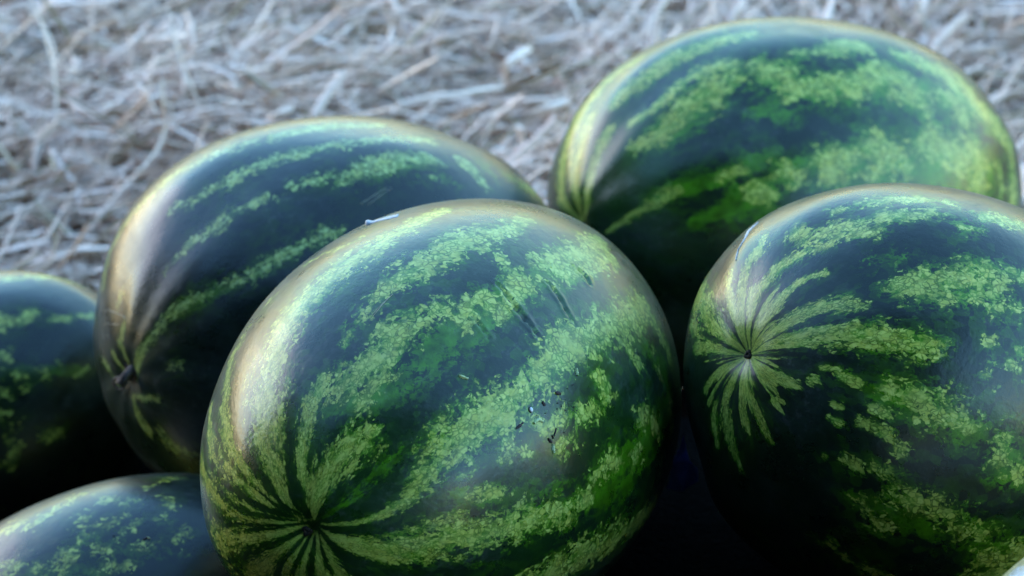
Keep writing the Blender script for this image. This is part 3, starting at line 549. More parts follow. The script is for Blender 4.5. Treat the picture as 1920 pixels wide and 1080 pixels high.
    rough = N.math('ADD', N.math('ADD', N.math('MULTIPLY', sheen_film, .18), N.math('MULTIPLY', dust, .14)), N.math('ADD', .21, N.math('MULTIPLY', N.noise(ob, 45, 4, .7), .14)))
    h = N.math('ADD', N.math('MULTIPLY', N.noise(ob, 420, 3), .5), N.math('MULTIPLY', N.noise(ob, 55, 3), 1.6))
    N.bsdf(**{'Base Color': c, 'Roughness': rough, 'Specular IOR Level': .5, 'Normal': N.bump(h, .19, .0012)})
    return N.m

def plain(name, c1, c2, scale, rough=.7, bump=.3, spec=.3):
    N = NT(name)
    ob = N.n('ShaderNodeTexCoord').outputs['Object']
    f = N.noise(ob, scale, 5, .65)
    N.bsdf(**{'Base Color': N.mix(N.sstep(f, .35, .65), c1, c2), 'Roughness': rough, 'Specular IOR Level': spec,
              'Normal': N.bump(f, bump, .002)})
    return N.m

MAT_SCAR = plain('scar_cork', (.035, .028, .03), (.14, .11, .10), 400)
MAT_PALE = plain('pale_scar', (.5, .49, .47), (.66, .65, .63), 600)
MAT_SCAB = plain('dark_scab', (.012, .005, .006), (.05, .022, .022), 900, .45)
MAT_FLECK = plain('fleck', (.42, .50, .20), (.62, .68, .42), 500)
MAT_SCRATCH = plain('scratch', (.28, .26, .20), (.42, .40, .32), 500)
MAT_DROP = plain('sap', (.55, .52, .52), (.9, .88, .9), 700, .12, .05, .9)
MAT_STEM = plain('dry_stem', (.05, .03, .025), (.22, .17, .15), 220, .8, .6)
MAT_BLOSSOM = plain('blossom_end', (.010, .008, .006), (.04, .03, .02), 700, .8)

# straw: colour per stalk from an attribute, faint streaks along the stalk
def straw_material():
    N = NT('dry_straw')
    t = N.attr('tone'); u = N.attr('along', True)
    f = N.noise(N.vscale(u, (3, 40, 40)), 6, 3)
    cr = N.n('ShaderNodeValToRGB'); N.put(cr.inputs[0], t)
    e = cr.color_ramp.elements
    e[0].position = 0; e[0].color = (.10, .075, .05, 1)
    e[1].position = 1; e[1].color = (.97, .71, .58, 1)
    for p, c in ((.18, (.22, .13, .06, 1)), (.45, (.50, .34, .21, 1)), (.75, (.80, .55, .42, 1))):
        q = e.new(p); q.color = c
    c = N.mix(N.math('MULTIPLY', N.sstep(f, .5, .75), .35), cr.outputs[0], (.34, .29, .24))
    N.bsdf(**{'Base Color': c, 'Roughness': .55, 'Specular IOR Level': .4})
    return N.m
MAT_STRAW = straw_material()

def ground_material():
    N = NT('soil')
    g = N.n('ShaderNodeNewGeometry').outputs['Position']
    f = N.noise(g, 18, 6, .7); f2 = N.noise(g, 140, 4, .7)
    sep = N.n('ShaderNodeSeparateXYZ'); N.put(sep.inputs[0], g)
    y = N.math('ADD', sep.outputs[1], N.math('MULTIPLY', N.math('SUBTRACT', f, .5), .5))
    shade_soil = N.mix(f2, (.003, .003, .0035), (.008, .007, .006))  # near soil painted almost black, standing in for shade around the heap
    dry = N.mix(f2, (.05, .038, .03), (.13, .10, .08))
    c = N.mix(N.sstep(y, 1.35, 1.75), shade_soil, dry)
    h = N.math('ADD', f, N.math('MULTIPLY', f2, .4))
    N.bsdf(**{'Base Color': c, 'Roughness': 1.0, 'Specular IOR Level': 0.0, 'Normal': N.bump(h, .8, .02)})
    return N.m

# ---------------------------------------------------------------- melon geometry
def blunt(u, a, b, q):
    """direction on the unit sphere -> point on a slightly blocky ellipsoid"""
    t = u[:, 0]; rr = np.sqrt(np.clip(1 - t * t, 0, 1))
    return np.stack([a * t, b * u[:, 1], b * u[:, 2]], 1)

class Melon:
    def __init__(self, key, seed, lump=.0012, rib=0.0):
        D = MELONS[key]
        self.key, self.seed = key, seed
        self.a, self.b = D['a'], D['b']
        self.M = np.array(D['M']); self.C = np.array(D['C']); self.v = np.array(D['v'])
        self.corr = np.array(D['corr']) if len(D['corr']) else np.zeros((0, 4))
        self.segs = D['segs']; self.wide = {'M2': 1.28, 'M3': 1.3, 'M4': 1.1}.get(key, 1.0); self.lump = lump; self.rib = rib
        r = np.random.default_rng(seed)
        self.ld = r.standard_normal((14, 3)); self.ld /= np.linalg.norm(self.ld, axis=1)[:, None]
        self.lh = r.standard_normal(14)
        self.marks = MARKS.get(key, [])
    def surf(self, u):
        u = np.atleast_2d(np.asarray(u, float)); u = u / np.linalg.norm(u, axis=1)[:, None]
        p = blunt(u, self.a, self.b, 2)
        n = u / np.array([self.a, self.b, self.b]); n /= np.linalg.norm(n, axis=1)[:, None]
        d = np.zeros(len(u))
        if len(self.corr):
            cu = self.corr[:, :3]; ce = self.corr[:, 3] / 1000
            ang = np.arccos(np.clip(u @ cu.T, -1, 1)); w = np.exp(-(ang / .22) ** 2)
            d += (w @ ce) / (w.sum(1) + .04)
        la = np.arccos(np.clip(u @ self.ld.T, -1, 1)); d += self.lump * (np.exp(-(la / .38) ** 2) @ self.lh)
        rho = np.sqrt(u[:, 1] ** 2 + u[:, 2] ** 2)
        phi = np.arctan2(u[:, 2], u[:, 1])
        d += self.rib * np.cos(10 * phi + 1.3 * np.sin(phi * 2 + self.seed)) * np.clip(1.3 * rho, 0, 1) * (1 - .6 * rho ** 4)
        d -= .0045 * np.exp(-(rho / .085) ** 2)              # dimple at both ends
        for k, row in self.marks:
            if k != 'groove': continue
            row = np.array(row); P = blunt(row[:, :3], self.a, self.b, 2)
            for i in range(len(P) - 1):
                sd = seg_d(p, P[i], P[i + 1])
                hw = row[i:i + 2, 3].mean() / 1000
                d = np.minimum(d, d * 1 - 0) - .0016 * (hw / .0012) * np.exp(-(sd[0] / (hw * .9)) ** 2) / 1.6 + .0003 * np.exp(-((sd[0] - hw * 2.2) / (hw)) ** 2)
        return p + n * d[:, None], n
    def world(self, p):
        return (self.M @ np.atleast_2d(p).T).T + self.C

def seg_d(p, A, B):
    ab = B - A; L = ab @ ab
    t = np.clip(((p - A) @ ab) / max(L, 1e-12), 0, 1)
    return np.linalg.norm(p - (A + t[:, None] * ab), axis=1), t

def rind_mesh(m, nu, nv, mat, name='watermelon'):
    th = np.linspace(0, math.pi, nv + 1)[1:-1]
    # denser rows towards the ends keep the converging stripes crisp
    ph = np.linspace(0, 2 * math.pi, nu, endpoint=False)
    T, Pm = np.meshgrid(th, ph, indexing='ij')
    u = np.stack([np.cos(T), np.sin(T) * np.cos(Pm), np.sin(T) * np.sin(Pm)], -1).reshape(-1, 3)
    u = np.vstack([u, [[1, 0, 0], [-1, 0, 0]]])
    p, n = m.surf(u)
    R = nv - 1
    i = np.arange(R - 1)[:, None] * nu; jj = np.arange(nu)[None]; j2 = (jj + 1) % nu
    q = np.stack([i + jj, i + nu + jj, i + nu + j2, i + j2], -1).reshape(-1, 4)
    k = np.arange(nu); k2 = (k + 1) % nu; e0 = R * nu
    # caps as degenerate-free triangles stored as a second mesh block
    tri = np.vstack([np.stack([np.full(nu, e0), k, k2], 1), np.stack([np.full(nu, e0 + 1), (R - 1) * nu + k2, (R - 1) * nu + k], 1)])
    me = bpy.data.meshes.new(name)
    me.vertices.add(len(p)); me.vertices.foreach_set('co', p.astype(np.float32).ravel())
    lv = np.concatenate([q.ravel(), tri.ravel()]).astype(np.int32)
    me.loops.add(len(lv)); me.loops.foreach_set('vertex_index', lv)
    ls = np.concatenate([np.arange(len(q)) * 4, len(q) * 4 + np.arange(len(tri)) * 3]).astype(np.int32)
    me.polygons.add(len(ls)); me.polygons.foreach_set('loop_start', ls)
    me.polygons.foreach_set('use_smooth', np.ones(len(ls), bool))
    me.update(calc_edges=True)
    # --- stripes
    pe = blunt(u, m.a, m.b, 2)
    light = np.full(len(u), -1.6); mid = np.full(len(u), -1.6); amp = np.ones(len(u)); best = np.full(len(u), 1e9)
    rho0 = np.sqrt(u[:, 1] ** 2 + u[:, 2] ** 2); body = np.clip((rho0 - .40) / .35, 0, 1)
    for kind, row in m.segs:
        row = np.array(row)
        if len(row) == 1: row = np.vstack([row, row]); row[1, 1] += 1e-4
        P = blunt(row[:, :3] / np.linalg.norm(row[:, :3], axis=1)[:, None], m.a, m.b, 2); hw = row[:, 3] / 1000
        for s in range(len(P) - 1):
            d, t = seg_d(pe, P[s], P[s + 1])
            w = (hw[s] + (hw[s + 1] - hw[s]) * t) * m.wide
            f = (w - d) * 100                       # cm
            f = np.where(f > 0, f * 1.0, f)
            if kind in 'LS':
                light = np.maximum(light, f)
                nearer = (d - w) < best
                best = np.where(nearer, d - w, best); 
                aw = np.clip((w / .0072) ** 1.35, .09, 1)
                if kind == 'L': aw = np.maximum(aw, .72 * body)
                if m.key == 'M4': aw = np.maximum(aw, .42)
                amp = np.where(nearer, aw, amp)
            elif kind == 'M':
                mid = np.maximum(mid, f)
    if m.key == 'M2':                               # many fine rays gathered at the blossom end
        ph_ = np.arctan2(u[:, 2], u[:, 1])
        r1 = np.cos(17 * ph_ + 1) + np.cos(29 * ph_ + 2.2) * .8 + np.cos(41 * ph_ + .4) * .6
        r2 = np.cos(7 * ph_ + 2) + np.cos(12 * ph_)
        fr = (r1 * .45 + np.where(u[:, 2] > -.04, .42, .06)) * rho0 * m.b * 100 * .10 - np.maximum((rho0 - .22 - .05 * r2) / .22, 0) * 1.6
        hit_ = fr > light
        amp = np.where(hit_ & (rho0 < .5), np.minimum(amp, .16), amp); light = np.where(u[:, 0] > 0, np.maximum(light, fr), light)
    for kind, row in m.segs:                        # dark lines that part the pale rays
        if kind != 'D': continue
        row = np.array(row)
        P = blunt(row[:, :3] / np.linalg.norm(row[:, :3], axis=1)[:, None], m.a, m.b, 2); hw = row[:, 3] / 1000
        for s in range(len(P) - 1):
            d, t = seg_d(pe, P[s], P[s + 1])
            w = hw[s] + (hw[s + 1] - hw[s]) * t
            light = np.minimum(light, (d - w) * 110); mid = np.minimum(mid, (d - w) * 110)
            amp = np.where(d < w + .003, np.minimum(amp, np.clip(w / .006, .10, 1)), amp)
    # unseen side: plain meridian bands so the melon is whole from every side
    nrm = n; face = nrm @ m.v
    phi = np.arctan2(u[:, 2], u[:, 1]); rho = np.sqrt(u[:, 1] ** 2 + u[:, 2] ** 2)
    band = np.cos(9 * phi + .8 * np.sin(3 * phi + m.seed) + .5 * np.sin(9 * u[:, 0] + phi * 2)) - .25
    gen = band * rho * 1.0
    k = np.clip((face + .02) / .14, 0, 1) if m.segs else np.zeros(len(u))
    light = light * k + gen * (1 - k)
    pole = np.minimum(rho / .35, 1)
    amp = amp * (.25 + .75 * pole)
    mid = np.maximum(mid, light + {'M1': .38, 'M2': .45, 'M3': .6}.get(m.key, .3) * amp)
    amp = amp * k + (1 - k) * (.25 + .75 * pole)
    rr = np.sqrt(np.clip(1 - u[:, 0] ** 2, 0, 1))
    s_arc = m.a * np.arcsin(np.clip(u[:, 0], -1, 1)) * .93
    rad = m.b * .98
    tc = np.stack([s_arc, rad * np.cos(phi), rad * np.sin(phi)], 1)
    attr_f(me, 'light', light); attr_f(me, 'mid', mid); attr_f(me, 'amp', amp); attr_v(me, 'tc', tc)
    me.materials.append(mat)
    return me

def ribbon(m, row, mat, name, lift=.0002, dome=.0004, sub=4):
    """a conforming raised strip on the melon's skin"""
    row = np.array(row, float)
    if len(row) == 1:
        r0 = row[0].copy(); t = np.cross(r0[:3], [0, 0, 1.]); t /= np.linalg.norm(t)
        k = r0[3] / 1000 / m.b
        row = np.array([np.r_[r0[:3] - t * k, r0[3] * .5], r0, np.r_[r0[:3] + t * k, r0[3] * .5]])
    n = len(row); ts = np.linspace(0, n - 1, (n - 1) * sub + 1)
    R = np.stack([np.interp(ts, np.arange(n), row[:, c]) for c in range(4)], 1)
    U = R[:, :3] / np.linalg.norm(R[:, :3], axis=1)[:, None]
    p, nn = m.surf(U)
    tg = np.gradient(p, axis=0); tg /= np.linalg.norm(tg, axis=1)[:, None] + 1e-9
    side = np.cross(nn, tg)
    w = R[:, 3] / 1000 * (1 + .35 * np.sin(np.arange(len(R)) * 2.3 + len(R)))
    V = []
    for off, h in ((-1, -.0003), (-.55, .7), (0, 1), (.55, .7), (1, -.0003)):
        V.append(p + side * (w * off)[:, None] + nn * (lift + dome * h if h > 0 else -.00012))
    V = np.stack(V, 1).reshape(-1, 3); L = len(R)
    f = [[i * 5 + j, i * 5 + j + 1, (i + 1) * 5 + j + 1, (i + 1) * 5 + j] for i in range(L - 1) for j in range(4)]
    return mesh_np(name, V, f, mat)

def tube(name, pts, rad, mat, sides=7, flat=1.0, caps=True):
    pts = np.array(pts, float); V = []; F = []
    tg = np.gradient(pts, axis=0); tg /= np.linalg.norm(tg, axis=1)[:, None] + 1e-9
    up = np.array([.31, .17, .93])
    for i, (p, t) in enumerate(zip(pts, tg)):
        x = np.cross(t, up); x /= np.linalg.norm(x) + 1e-9; y = np.cross(x, t)
        for k in range(sides):
            a = 2 * math.pi * k / sides
            V.append(p + rad[i] * (x * math.cos(a) + y * math.sin(a) * flat))
    n = len(pts)
    for i in range(n - 1):
        for k in range(sides):
            k2 = (k + 1) % sides
            F.append((i * sides + k, i * sides + k2, (i + 1) * sides + k2, (i + 1) * sides + k))
    if caps:
        F.append(tuple(range(sides - 1, -1, -1))); F.append(tuple(range((n - 1) * sides, n * sides)))
    me = bpy.data.meshes.new(name); me.from_pydata([tuple(v) for v in V], [], F)
    for pl in me.polygons: pl.use_smooth = len(pl.vertices) == 4
    me.materials.append(mat)
    return me

GROUP = 'watermelons heaped in the foreground'
LABELS = {
 'M1': 'front centre striped watermelon with scratched gouges and dark scabs, its blossom end facing low left',
 'M2': 'right-hand watermelon with a starburst blossom end and a white crack scar on its shoulder',
 'M3': 'largest rear watermelon, behind the right-hand one, with broad pale mottled bands',
 'M4': 'dark bluish watermelon with a dry brown stem stub, behind the front centre one',
 'M5': 'watermelon cut by the left picture edge, beside the one with the dry stem stub',
 'M6': 'low shaded blue watermelon at the bottom left, tucked under the front centre one',
}
MELON = {}
def build_melon(key, seed, nu, nv, mat, lump, rib):
    m = Melon(key, seed, lump, rib); MELON[key] = m
    o = bpy.data.objects.new('watermelon', rind_mesh(m, nu, nv, mat)); link(o)
    M4 = Matrix([[*m.M[0], m.C[0]], [*m.M[1], m.C[1]], [*m.M[2], m.C[2]], [0, 0, 0, 1]])
    o.matrix_world = M4
    tag(o, LABELS[key], 'watermelon', GROUP)
    specks = []
    for k, row in m.marks:
        if k == 'groove':
            r2 = [[*r[:3], r[3] * .55] for r in row]
            link(bpy.data.objects.new('gouge_scar', ribbon(m, r2, MAT_SCAR, 'gouge_scar', .00005, .0001)), o)
        elif k == 'scab': link(bpy.data.objects.new('scab', ribbon(m, row, MAT_SCAB, 'scab', .0001, .0006)), o)
        elif k == 'fleck': link(bpy.data.objects.new('peeling_fleck', ribbon(m, row, MAT_FLECK, 'peeling_fleck', .0002, .0009)), o)
        elif k == 'scar': link(bpy.data.objects.new('crack_scar', ribbon(m, [[*r[:3], r[3] * 1.1] for r in row], MAT_PALE, 'crack_scar', .0002, .0003)), o)
        elif k == 'scratch': link(bpy.data.objects.new('scratch', ribbon(m, row, MAT_SCRATCH, 'scratch', .0001, .0002)), o)
        elif k == 'speck': link(bpy.data.objects.new('scab', ribbon(m, row, MAT_SCAB, 'scab', .0001, .0004)), o)
    return o

mA = rind_material('rind_front', 1.0, green=.6)
mB = rind_material('rind_right', 2.3, dark=(.004, .008, .005), bloom_sheen=.35)
mC = rind_material('rind_rear', 3.7, mid=(.06, .19, .006), pale=(.53, .57, .14), bloom_sheen=.5, cell=260, green=1.0)
mD = rind_material('rind_dark', 4.9, dark=(.004, .007, .006), mid=(.045, .11, .004), pale=(.42, .50, .19), yell=(.40, .44, .12), bloom_sheen=.45)
mE = rind_material('rind_left', 6.1, dark=(.004, .007, .006), mid=(.05, .12, .004), bloom_sheen=.4, cell=240)
mF = rind_material('rind_low', 7.7, dark=(.004, .007, .006), mid=(.045, .10, .008), bloom_sheen=.4, cell=300)

o1 = build_melon('M1', 1, 560, 380, mA, .0009, .0004)
o2 = build_melon('M2', 2, 520, 340, mB, .0008, .0004)
o3 = build_melon('M3', 3, 400, 280, mC, .0012, .0010)
o4 = build_melon('M4', 4, 400, 280, mD, .0012, .0008)
o5 = build_melon('M5', 5, 300, 220, mE, .0010, .0004)
o6 = build_melon('M6', 6, 300, 220, mF, .0010, .0004)

# blossom ends: a small sunken corky plug
def blossom(o, m, r):
    V = []; F = []; K = 14
    base, n = m.surf([[1, 0, 0]]); base = base[0]
    V.append((base[0] + .0004, 0, 0))
    for ring, (q, h) in enumerate(((.45, .0012), (.8, .0009), (1.0, -.0006))):
        for k in range(K):
            a = 2 * math.pi * k / K
            rr = r * q * (1 + .22 * math.sin(3 * a + m.seed) + .1 * math.sin(5 * a))
            V.append((base[0] + h, rr * math.cos(a), rr * math.sin(a)))
    for k in range(K): F.append((0, 1 + k, 1 + (k + 1) % K))
    for ring in range(2):
        for k in range(K):
            a = 1 + ring * K; F.append((a + k, a + K + k, a + K + (k + 1) % K, a + (k + 1) % K))
    me = bpy.data.meshes.new('blossom_scar'); me.from_pydata(V, [], F); me.materials.append(MAT_BLOSSOM)
    link(bpy.data.objects.new('blossom_scar', me), o)
blossom(o1, MELON['M1'], .0028)
blossom(o2, MELON['M2'], .0026)

# the dry stem stub of the dark melon
m4 = MELON['M4']
e = m4.surf([[1, 0, 0]])[0][0]
W = np.linalg.inv(m4.M)
upv = W @ np.array([0, 0, 1.]); lf = W @ np.array([-.8, .5, 0.])
pts = [e + np.array([-.004, 0, 0]) + upv * .004, e + np.array([.002, 0, 0]) + upv * .004, e + np.array([.007, 0, 0]) + upv * .001, e + np.array([.011, 0, 0]) - upv * .004]
stem = link(bpy.data.objects.new('dry_stem', tube('dry_stem', pts, [.0055, .0032, .0026, .0032], MAT_STEM, 9)), o4)
cp = []
for i in range(16):
    a = i / 15 * 4.2
    cp.append(e + np.array([.006, 0, 0]) + lf * (.004 + .006 * math.sin(a) + .004 * i / 15) + upv * (-.002 - .004 * (1 - math.cos(a))))
link(bpy.data.objects.new('dry_tendril', tube('dry_tendril', cp, list(np.linspace(.0014, .0006, 16)), MAT_STEM, 6)), o4)
for s in (-1, 1):
    q = [e + np.array([.001, 0, 0]) + upv * (.004 * k - .004) + lf * s * (.002 + .001 * k) for k in range(4)]
    link(bpy.data.objects.new('stem_husk', tube('stem_husk', q, [.0012, .002, .0018, .0006], MAT_STEM, 6, .5)), o4)

# sap bead with its own dark rim among the scabs
m1 = MELON['M1']
for k, row in m1.marks:
    if k == 'drop':
        p, n = m1.surf([row[0][:3]]); p, n = p[0], n[0]; r = row[0][3] / 1000
        bm = bmesh.new(); bmesh.ops.create_uvsphere(bm, u_segments=12, v_segments=8, radius=1)
        zq = Vector(n).to_track_quat('Z', 'Y').to_matrix().to_4x4()
        bmesh.ops.transform(bm, matrix=Matrix.Translation(Vector(p + n * r * .25)) @ zq @ Matrix.Diagonal((r * .8, r * 1.1, r * .6, 1)), verts=bm.verts)
        for f in bm.faces: f.smooth = True
        me = bpy.data.meshes.new('sap_bead'); bm.to_mesh(me); bm.free(); me.materials.append(MAT_DROP)
        link(bpy.data.objects.new('sap_bead', me), o1)
        dr = W1 = None
        rim = [[*(np.array(row[0][:3]) + np.array([0, .012 * math.cos(a), .012 * math.sin(a)])), .35] for a in np.linspace(1.2, 4.6, 8)]
        link(bpy.data.objects.new('scab', ribbon(m1, rim, MAT_SCAB, 'scab', .0001, .0005)), o1)

# blurred melon, bright light painted into its pale rind; only enters the bottom right corner
MELONS['M7'] = dict(C=[.313, .672, .2408], M=[[.94, -.34, 0], [.34, .94, 0], [0, 0, 1]], a=.145, b=.11, v=[-.6, -.6, .5], corr=[], segs=[])
LABELS['M7'] = 'blurred watermelon just showing in the bottom right corner, bright light painted into its pale yellowish rind'
mG = rind_material('rind_corner_lit', 9.4, dark=(.62, .60, .60), mid=(.70, .58, .30), pale=(.82, .60, .22), yell=(.8, .62, .3), bloom_sheen=.2)
o7 = build_melon('M7', 7, 160, 120, mG, .0006, .0003)

# ---------------------------------------------------------------- ground: one sheet, banked up under the heap
CTRL = [(m.C[0], m.C[1], m.C[2] - math.sqrt(m.b ** 2 + (m.a ** 2 - m.b ** 2) * m.M[2, 0] ** 2) + .006) for m in MELON.values()]
CTRL += [(.10, 1.03, .145), (-.6, .9, -.1), (-.35, .7, -.1), (-.1, .6, .02), (.5, .5, .05), (.6, .95, .05), (.55, 1.3, .02), (-.2, 1.5, -.005), (0, 1.62, 0), (.3, 1.75, 0),
         (-.7, 1.4, -.06), (-.45, 1.56, -.03), (.62, 1.65, 0), (.9, 1.2, .02)]
CTRL = np.array(CTRL)
def ground_z(x, y):
    d2 = (x[:, None] - CTRL[:, 0]) ** 2 + (y[:, None] - CTRL[:, 1]) ** 2
    w = np.exp(-d2 / (2 * .11 ** 2))
    z = (w @ CTRL[:, 2]) / (w.sum(1) + .04)
    for m in MELON.values():                       # the soil gives way under each melon
        S = m.M @ np.diag([m.a ** 2, m.b ** 2, m.b ** 2]) @ m.M.T
        Q = np.linalg.inv(S)
        dx, dy = x - m.C[0], y - m.C[1]
        A = Q[2, 2]; B = Q[0, 2] * dx + Q[1, 2] * dy; Cc = Q[0, 0] * dx ** 2 + 2 * Q[0, 1] * dx * dy + Q[1, 1] * dy ** 2 - 1
        disc = B * B - A * Cc; ok = disc > 0
        zl = m.C[2] + (-B - np.sqrt(np.where(ok, disc, 0))) / A
        z = np.where(ok, np.minimum(z, zl + .004), z)
    return z
def axis_grid(c0, c1, fine, far):
    g = np.arange(c0, c1 + 1e-9, fine)
    k = np.array([.03, .08, .16, .3, .6, 1.2, 2.5, 5, 12, 30, 80])
    return np.concatenate([c0 - k[::-1], g, c1 + k])
gx = axis_grid(-.9, .95, .014, 60); gy = axis_grid(.3, 2.6, .014, 60)
X, Y = np.meshgrid(gx, gy, indexing='ij'); x, y = X.ravel(), Y.ravel()
gz = ground_z(x, y)
nz = sum(np.sin(x * f * 7 + f) * np.cos(y * f * 6.1 + 2 * f) for f in (3, 7, 13)) * .0012
inside = (np.abs(x) < 1) & (y > .2) & (y < 2.7)
gz = gz + np.where(inside, nz, 0) - .002
nx_, ny_ = len(gx), len(gy)
I = np.arange(nx_ - 1)[:, None] * ny_ + np.arange(ny_ - 1)[None]
F = np.stack([I, I + ny_, I + ny_ + 1, I + 1], -1).reshape(-1, 4)
ground = link(bpy.data.objects.new('ground', mesh_np('ground', np.stack([x, y, gz], 1), F, ground_material())))
tag(ground, kind='structure')

# ---------------------------------------------------------------- straw litter
def straw_mass(n, x0, x1, y0, y1, seed, zmax):
    r = np.random.default_rng(seed)
    px = r.uniform(x0, x1, n * 2); py = r.uniform(y0, y1, n * 2)
    # ragged near edge of the litter, and none inside the melons
    edge = 1.40 + .05 * np.sin(px * 9) + .04 * np.sin(px * 23 + 1)
    ok = py > edge + r.uniform(-.06, .06, n * 2)
    for m in MELON.values():
        q = np.stack([px, py, np.full_like(px, .03)], 1) - m.C
        l = q @ m.M
        ok &= ((l[:, 0] / (m.a + .01)) ** 2 + (l[:, 1] ** 2 + l[:, 2] ** 2) / (m.b + .01) ** 2) > 1
    px, py = px[ok][:n], py[ok][:n]; n = len(px)
    L = np.clip(r.lognormal(math.log(.065), .5, n), .02, .16)
    wid = np.clip(r.lognormal(math.log(.0017), .6, n), .0006, .0048)
    # the litter lies in swirls: neighbouring stalks share a direction
    az = .35 + .55 * np.sin(px * 5.1 + py * 3.3) + .5 * np.cos(px * 8.7 - py * 4.9 + 1) + .55 * r.standard_normal(n) + np.where(r.random(n) < .28, r.uniform(0, 3.14, n), 0)
    el = r.normal(0, .14, n) + np.where(r.random(n) < .10, r.uniform(.15, .6, n), 0)
    curl = r.standard_t(3, n) * 3.5
    vcurl = r.normal(0, 2.0, n)
    kink = np.where(r.random(n) < .22, r.normal(0, .8, n), 0); kp = r.integers(1, 4, n)
    z = r.random(n) ** .8 * zmax * (1 + .5 * np.sin(px * 11 + 2) * np.sin(py * 9)) + ground_z(px, py) + .002
    S = 5; step = L / (S - 1)
    P = np.zeros((n, S, 3)); a = az.copy(); e_ = el.copy()
    P[:, 0] = np.stack([px, py, z], 1)
    for s in range(1, S):
        a = a + curl * step + np.where(kp == s, kink, 0); e_ = e_ + vcurl * step * .5
        P[:, s] = P[:, s - 1] + step[:, None] * np.stack([np.cos(a) * np.cos(e_), np.sin(a) * np.cos(e_), np.sin(e_)], 1)
    P[:, :, 2] = np.maximum(P[:, :, 2], .001 + ground_z(P[:, :, 0].ravel(), P[:, :, 1].ravel()).reshape(n, S))
    T = np.gradient(P, axis=1); T /= np.linalg.norm(T, axis=2, keepdims=True) + 1e-9
    up = np.zeros_like(T); up[..., 2] = 1; up[..., 0] = r.normal(0, .5, n)[:, None]; up[..., 1] = r.normal(0, .5, n)[:, None]
    side = np.cross(T, up); side /= np.linalg.norm(side, axis=2, keepdims=True) + 1e-9
    nor = np.cross(side, T)
    prof = np.array([.75, 1, 1, .95, .45])
    flat = r.uniform(.25, .8, n)
    V = []
    for k in range(3):
        an = 2 * math.pi * k / 3 + .5
        V.append(P + side * (wid[:, None] * prof)[..., None] * math.cos(an) + nor * (wid[:, None] * prof * flat[:, None])[..., None] * math.sin(an))
    V = np.stack(V, 2).reshape(-1, 3)
    base = (np.arange(n) * S * 3)[:, None, None, None]
    s_ = np.arange(S - 1)[None, :, None, None] * 3; k_ = np.arange(3)[None, None, :, None]; k2 = (k_ + 1) % 3
    F = np.concatenate([base + s_ + k_, base + s_ + k2, base + s_ + 3 + k2, base + s_ + 3 + k_], -1).reshape(-1, 4)
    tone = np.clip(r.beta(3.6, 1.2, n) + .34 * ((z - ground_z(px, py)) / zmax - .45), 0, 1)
    tone = np.where(r.random(n) < .13, tone * .35, tone)
    tn = np.repeat(tone, S * 3)
    al = np.zeros((n, S, 3, 3)); al[..., 0] = np.linspace(0, 1, S)[None, :, None] * L[:, None, None] * 10; al[..., 1] = np.arange(3)[None, None] * .3; al[..., 2] = r.random(n)[:, None, None]
    return V, F, tn, al.reshape(-1, 3)
V, F, tn, al = straw_mass(46000, -1.15, 1.25, 1.32, 2.75, 5, .037)
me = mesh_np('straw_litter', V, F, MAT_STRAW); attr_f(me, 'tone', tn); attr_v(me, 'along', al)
straw = link(bpy.data.objects.new('straw_litter', me))
tag(straw, 'dry pale straw strewn over the ground behind the watermelons', 'straw', kind='stuff')

# stalks that stand out from the litter
STALK_LABEL = {
 'kinked': 'kinked pale straw stalk standing out left of the largest rear watermelon',
 'chip': 'thick short straw chip lying beside the left end of the largest rear watermelon',
 'short': 'short upright pale straw stub in the gap between the two rear watermelons',
 'curved': 'long hooked straw stalk hanging down above the melon with the stem stub',
 'edge': 'tan straw stalk with a knobbed end at the left picture edge',
 'blade': 'broad slanting straw blade just above the crest of the melon with stem stub',
 'bent': 'bent pale straw piece left of the broad slanting blade',
 'long': 'long gently curved straw stalk running to the foot of the kinked stalk',
}
def smooth_poly(P, k=5):
    P = np.array(P); n = len(P); ts = np.linspace(0, n - 1, (n - 1) * k + 1)
    Q = np.stack([np.interp(ts, np.arange(n), P[:, c]) for c in range(P.shape[1])], 1)
    for _ in range(3):
        Q[1:-1] = .25 * Q[:-2] + .5 * Q[1:-1] + .25 * Q[2:]
    return Q
for key, row in STALKS:
    Q = smooth_poly(row)
    c0 = Q[:, :3].mean(0); c0[2] = 0
    rad = Q[:, 3] / 1000 * (1 + .08 * np.sin(np.arange(len(Q)) * 1.9))
    me = tube('straw_stalk', Q[:, :3] - c0, rad, MAT_STRAW, 7, .55)
    attr_f(me, 'tone', np.full(len(me.vertices), {'edge': .55, 'curved': .72}.get(key, .93)))
    attr_v(me, 'along', np.array([v.co for v in me.vertices]) * 12)
    o = link(bpy.data.objects.new('straw_stalk', me)); o.location = c0
    tag(o, STALK_LABEL[key], 'straw stalk', 'single straw stalks standing out from the litter')

# ---------------------------------------------------------------- scraps
MAT_BLUE = plain('blue_plastic', (.03, .05, .35), (.05, .09, .5), 60, .35, .2, .5)
V = [(-.009, 0, -.012), (.0, -.004, -.011), (.010, .001, -.007), (.009, .002, .001), (.004, .0, .008), (-.006, .001, .006), (.0, .003, .026), (.002, .003, .014), (-.002, .003, .014)]
F = [(0, 1, 5), (1, 4, 5), (1, 2, 4), (2, 3, 4), (5, 4, 7, 8), (8, 7, 6)]
me = bpy.data.meshes.new('plastic_scrap'); me.from_pydata(V, [], F); me.materials.append(MAT_BLUE)
o = link(bpy.data.objects.new('plastic_scrap', me)); o.location = (.101, 1.002, .167)
so = o.modifiers.new('thick', 'SOLIDIFY'); so.thickness = .0008
tag(o, 'small crumpled dark blue plastic scrap in the gap between the front and right-hand watermelons', 'plastic scrap')

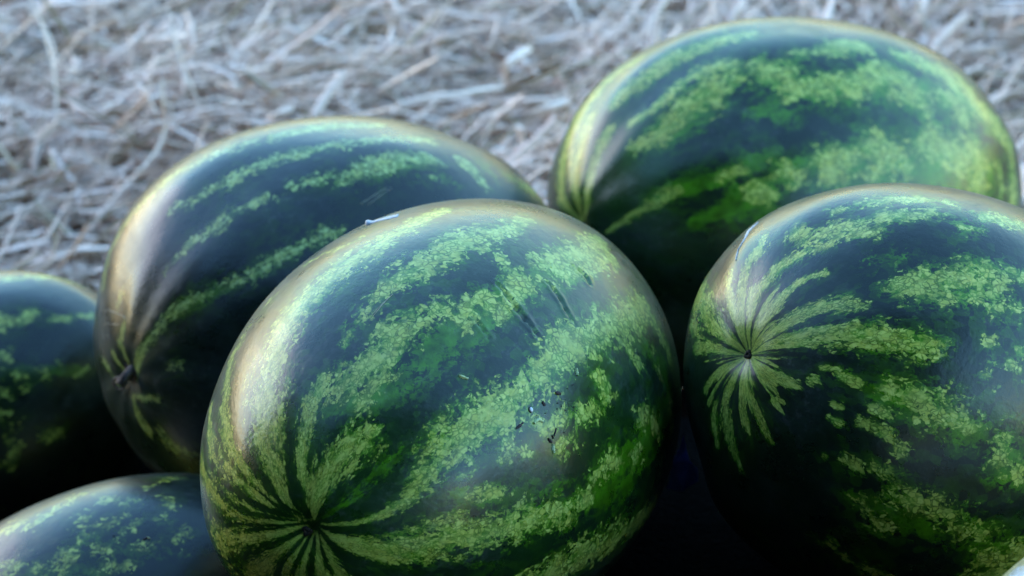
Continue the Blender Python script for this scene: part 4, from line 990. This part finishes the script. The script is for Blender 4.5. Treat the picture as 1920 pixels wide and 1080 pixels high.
MAT_WHITE = plain('white_paper', (.38, .38, .40), (.5, .5, .52), 200, .6, .15)
cr = np.array(CREST); cr /= np.linalg.norm(cr, axis=1)[:, None]
cr = smooth_poly(np.c_[cr, [.5, .9, 1.0, 1.4, .6]], 5)
P, Nn = m1.surf(cr[:, :3])
back = np.cross(np.gradient(P, axis=0), Nn); back /= np.linalg.norm(back, axis=1)[:, None]
if (back[0] @ m1.v) > 0: back = -back
q = np.linspace(0, 1, len(P)); hump = np.exp(-((q - .83) / .11) ** 2)
V = []
for off, h in ((.0, -.0003), (.003, -.0002), (.006, -.0001), (.009, -.0003)):
    V.append(P + back * off + Nn * (h + .0004 + hump * .0018 * (1 if .002 < off < .008 else .15))[:, None] * 1.0)
V = m1.world(np.stack(V, 1).reshape(-1, 3)); c0 = V.mean(0)
F = [[i * 4 + j, i * 4 + j + 1, (i + 1) * 4 + j + 1, (i + 1) * 4 + j] for i in range(len(P) - 1) for j in range(3)]
o = link(bpy.data.objects.new('paper_scrap', mesh_np('paper_scrap', V - c0, F, MAT_WHITE))); o.location = c0
so = o.modifiers.new('thick', 'SOLIDIFY'); so.thickness = .0003
tag(o, 'thin white scrap peeping over the crest of the front centre watermelon', 'scrap')

# ---------------------------------------------------------------- unseen dark canopy behind and above the viewer, added to darken the near side
MAT_CANVAS = plain('dark_canvas', (.010, .012, .012), (.018, .02, .02), 30, .9, .2, .1)
MAT_POST = plain('post_wood', (.05, .035, .025), (.09, .07, .05), 30, .8, .3, .2)
light_blocker = link(bpy.data.objects.new('added_canopy', None)); light_blocker.location = (0, -.6, 0)
tag(light_blocker, 'unseen dark canvas canopy added to shade the near side of the heap', 'light_blocker')
def sheet(name, f, nu, nv, mat, parent, thick):
    V = [f(i / nu, j / nv) for i in range(nu + 1) for j in range(nv + 1)]
    F = [[i * (nv + 1) + j, (i + 1) * (nv + 1) + j, (i + 1) * (nv + 1) + j + 1, i * (nv + 1) + j + 1] for i in range(nu) for j in range(nv)]
    o = link(bpy.data.objects.new(name, mesh_np(name, V, F, mat)), parent)
    s = o.modifiers.new('thick', 'SOLIDIFY'); s.thickness = thick
    return o
HX = 1.9
sheet('blocker_roof', lambda u, v: (-HX + 2 * HX * u, -.9 + 1.65 * v, 2.25 + .25 * math.sin(v * 1.77) - .06 * math.sin(u * math.pi * 3) ** 2), 24, 12, MAT_CANVAS, light_blocker, .004)
sheet('blocker_back', lambda u, v: (-HX + 2 * HX * u, -.92 + .02 * math.sin(u * 40), .02 + 2.2 * v), 60, 6, MAT_CANVAS, light_blocker, .004)
sheet('blocker_side', lambda u, v: (-HX - .02 + .015 * math.sin(u * 30), -.9 + 2.8 * u, .02 + 2.3 * v), 40, 6, MAT_CANVAS, light_blocker, .004)
for sx in (-1, 1):
    for yy in (-.86, .7):
        hh = 2.2 if yy < 0 else 2.42
        p = link(bpy.data.objects.new('post', tube('post', [(sx * (HX - .04), yy, -.02), (sx * (HX - .04), yy, hh)], [.03, .03], MAT_POST, 10)), light_blocker)
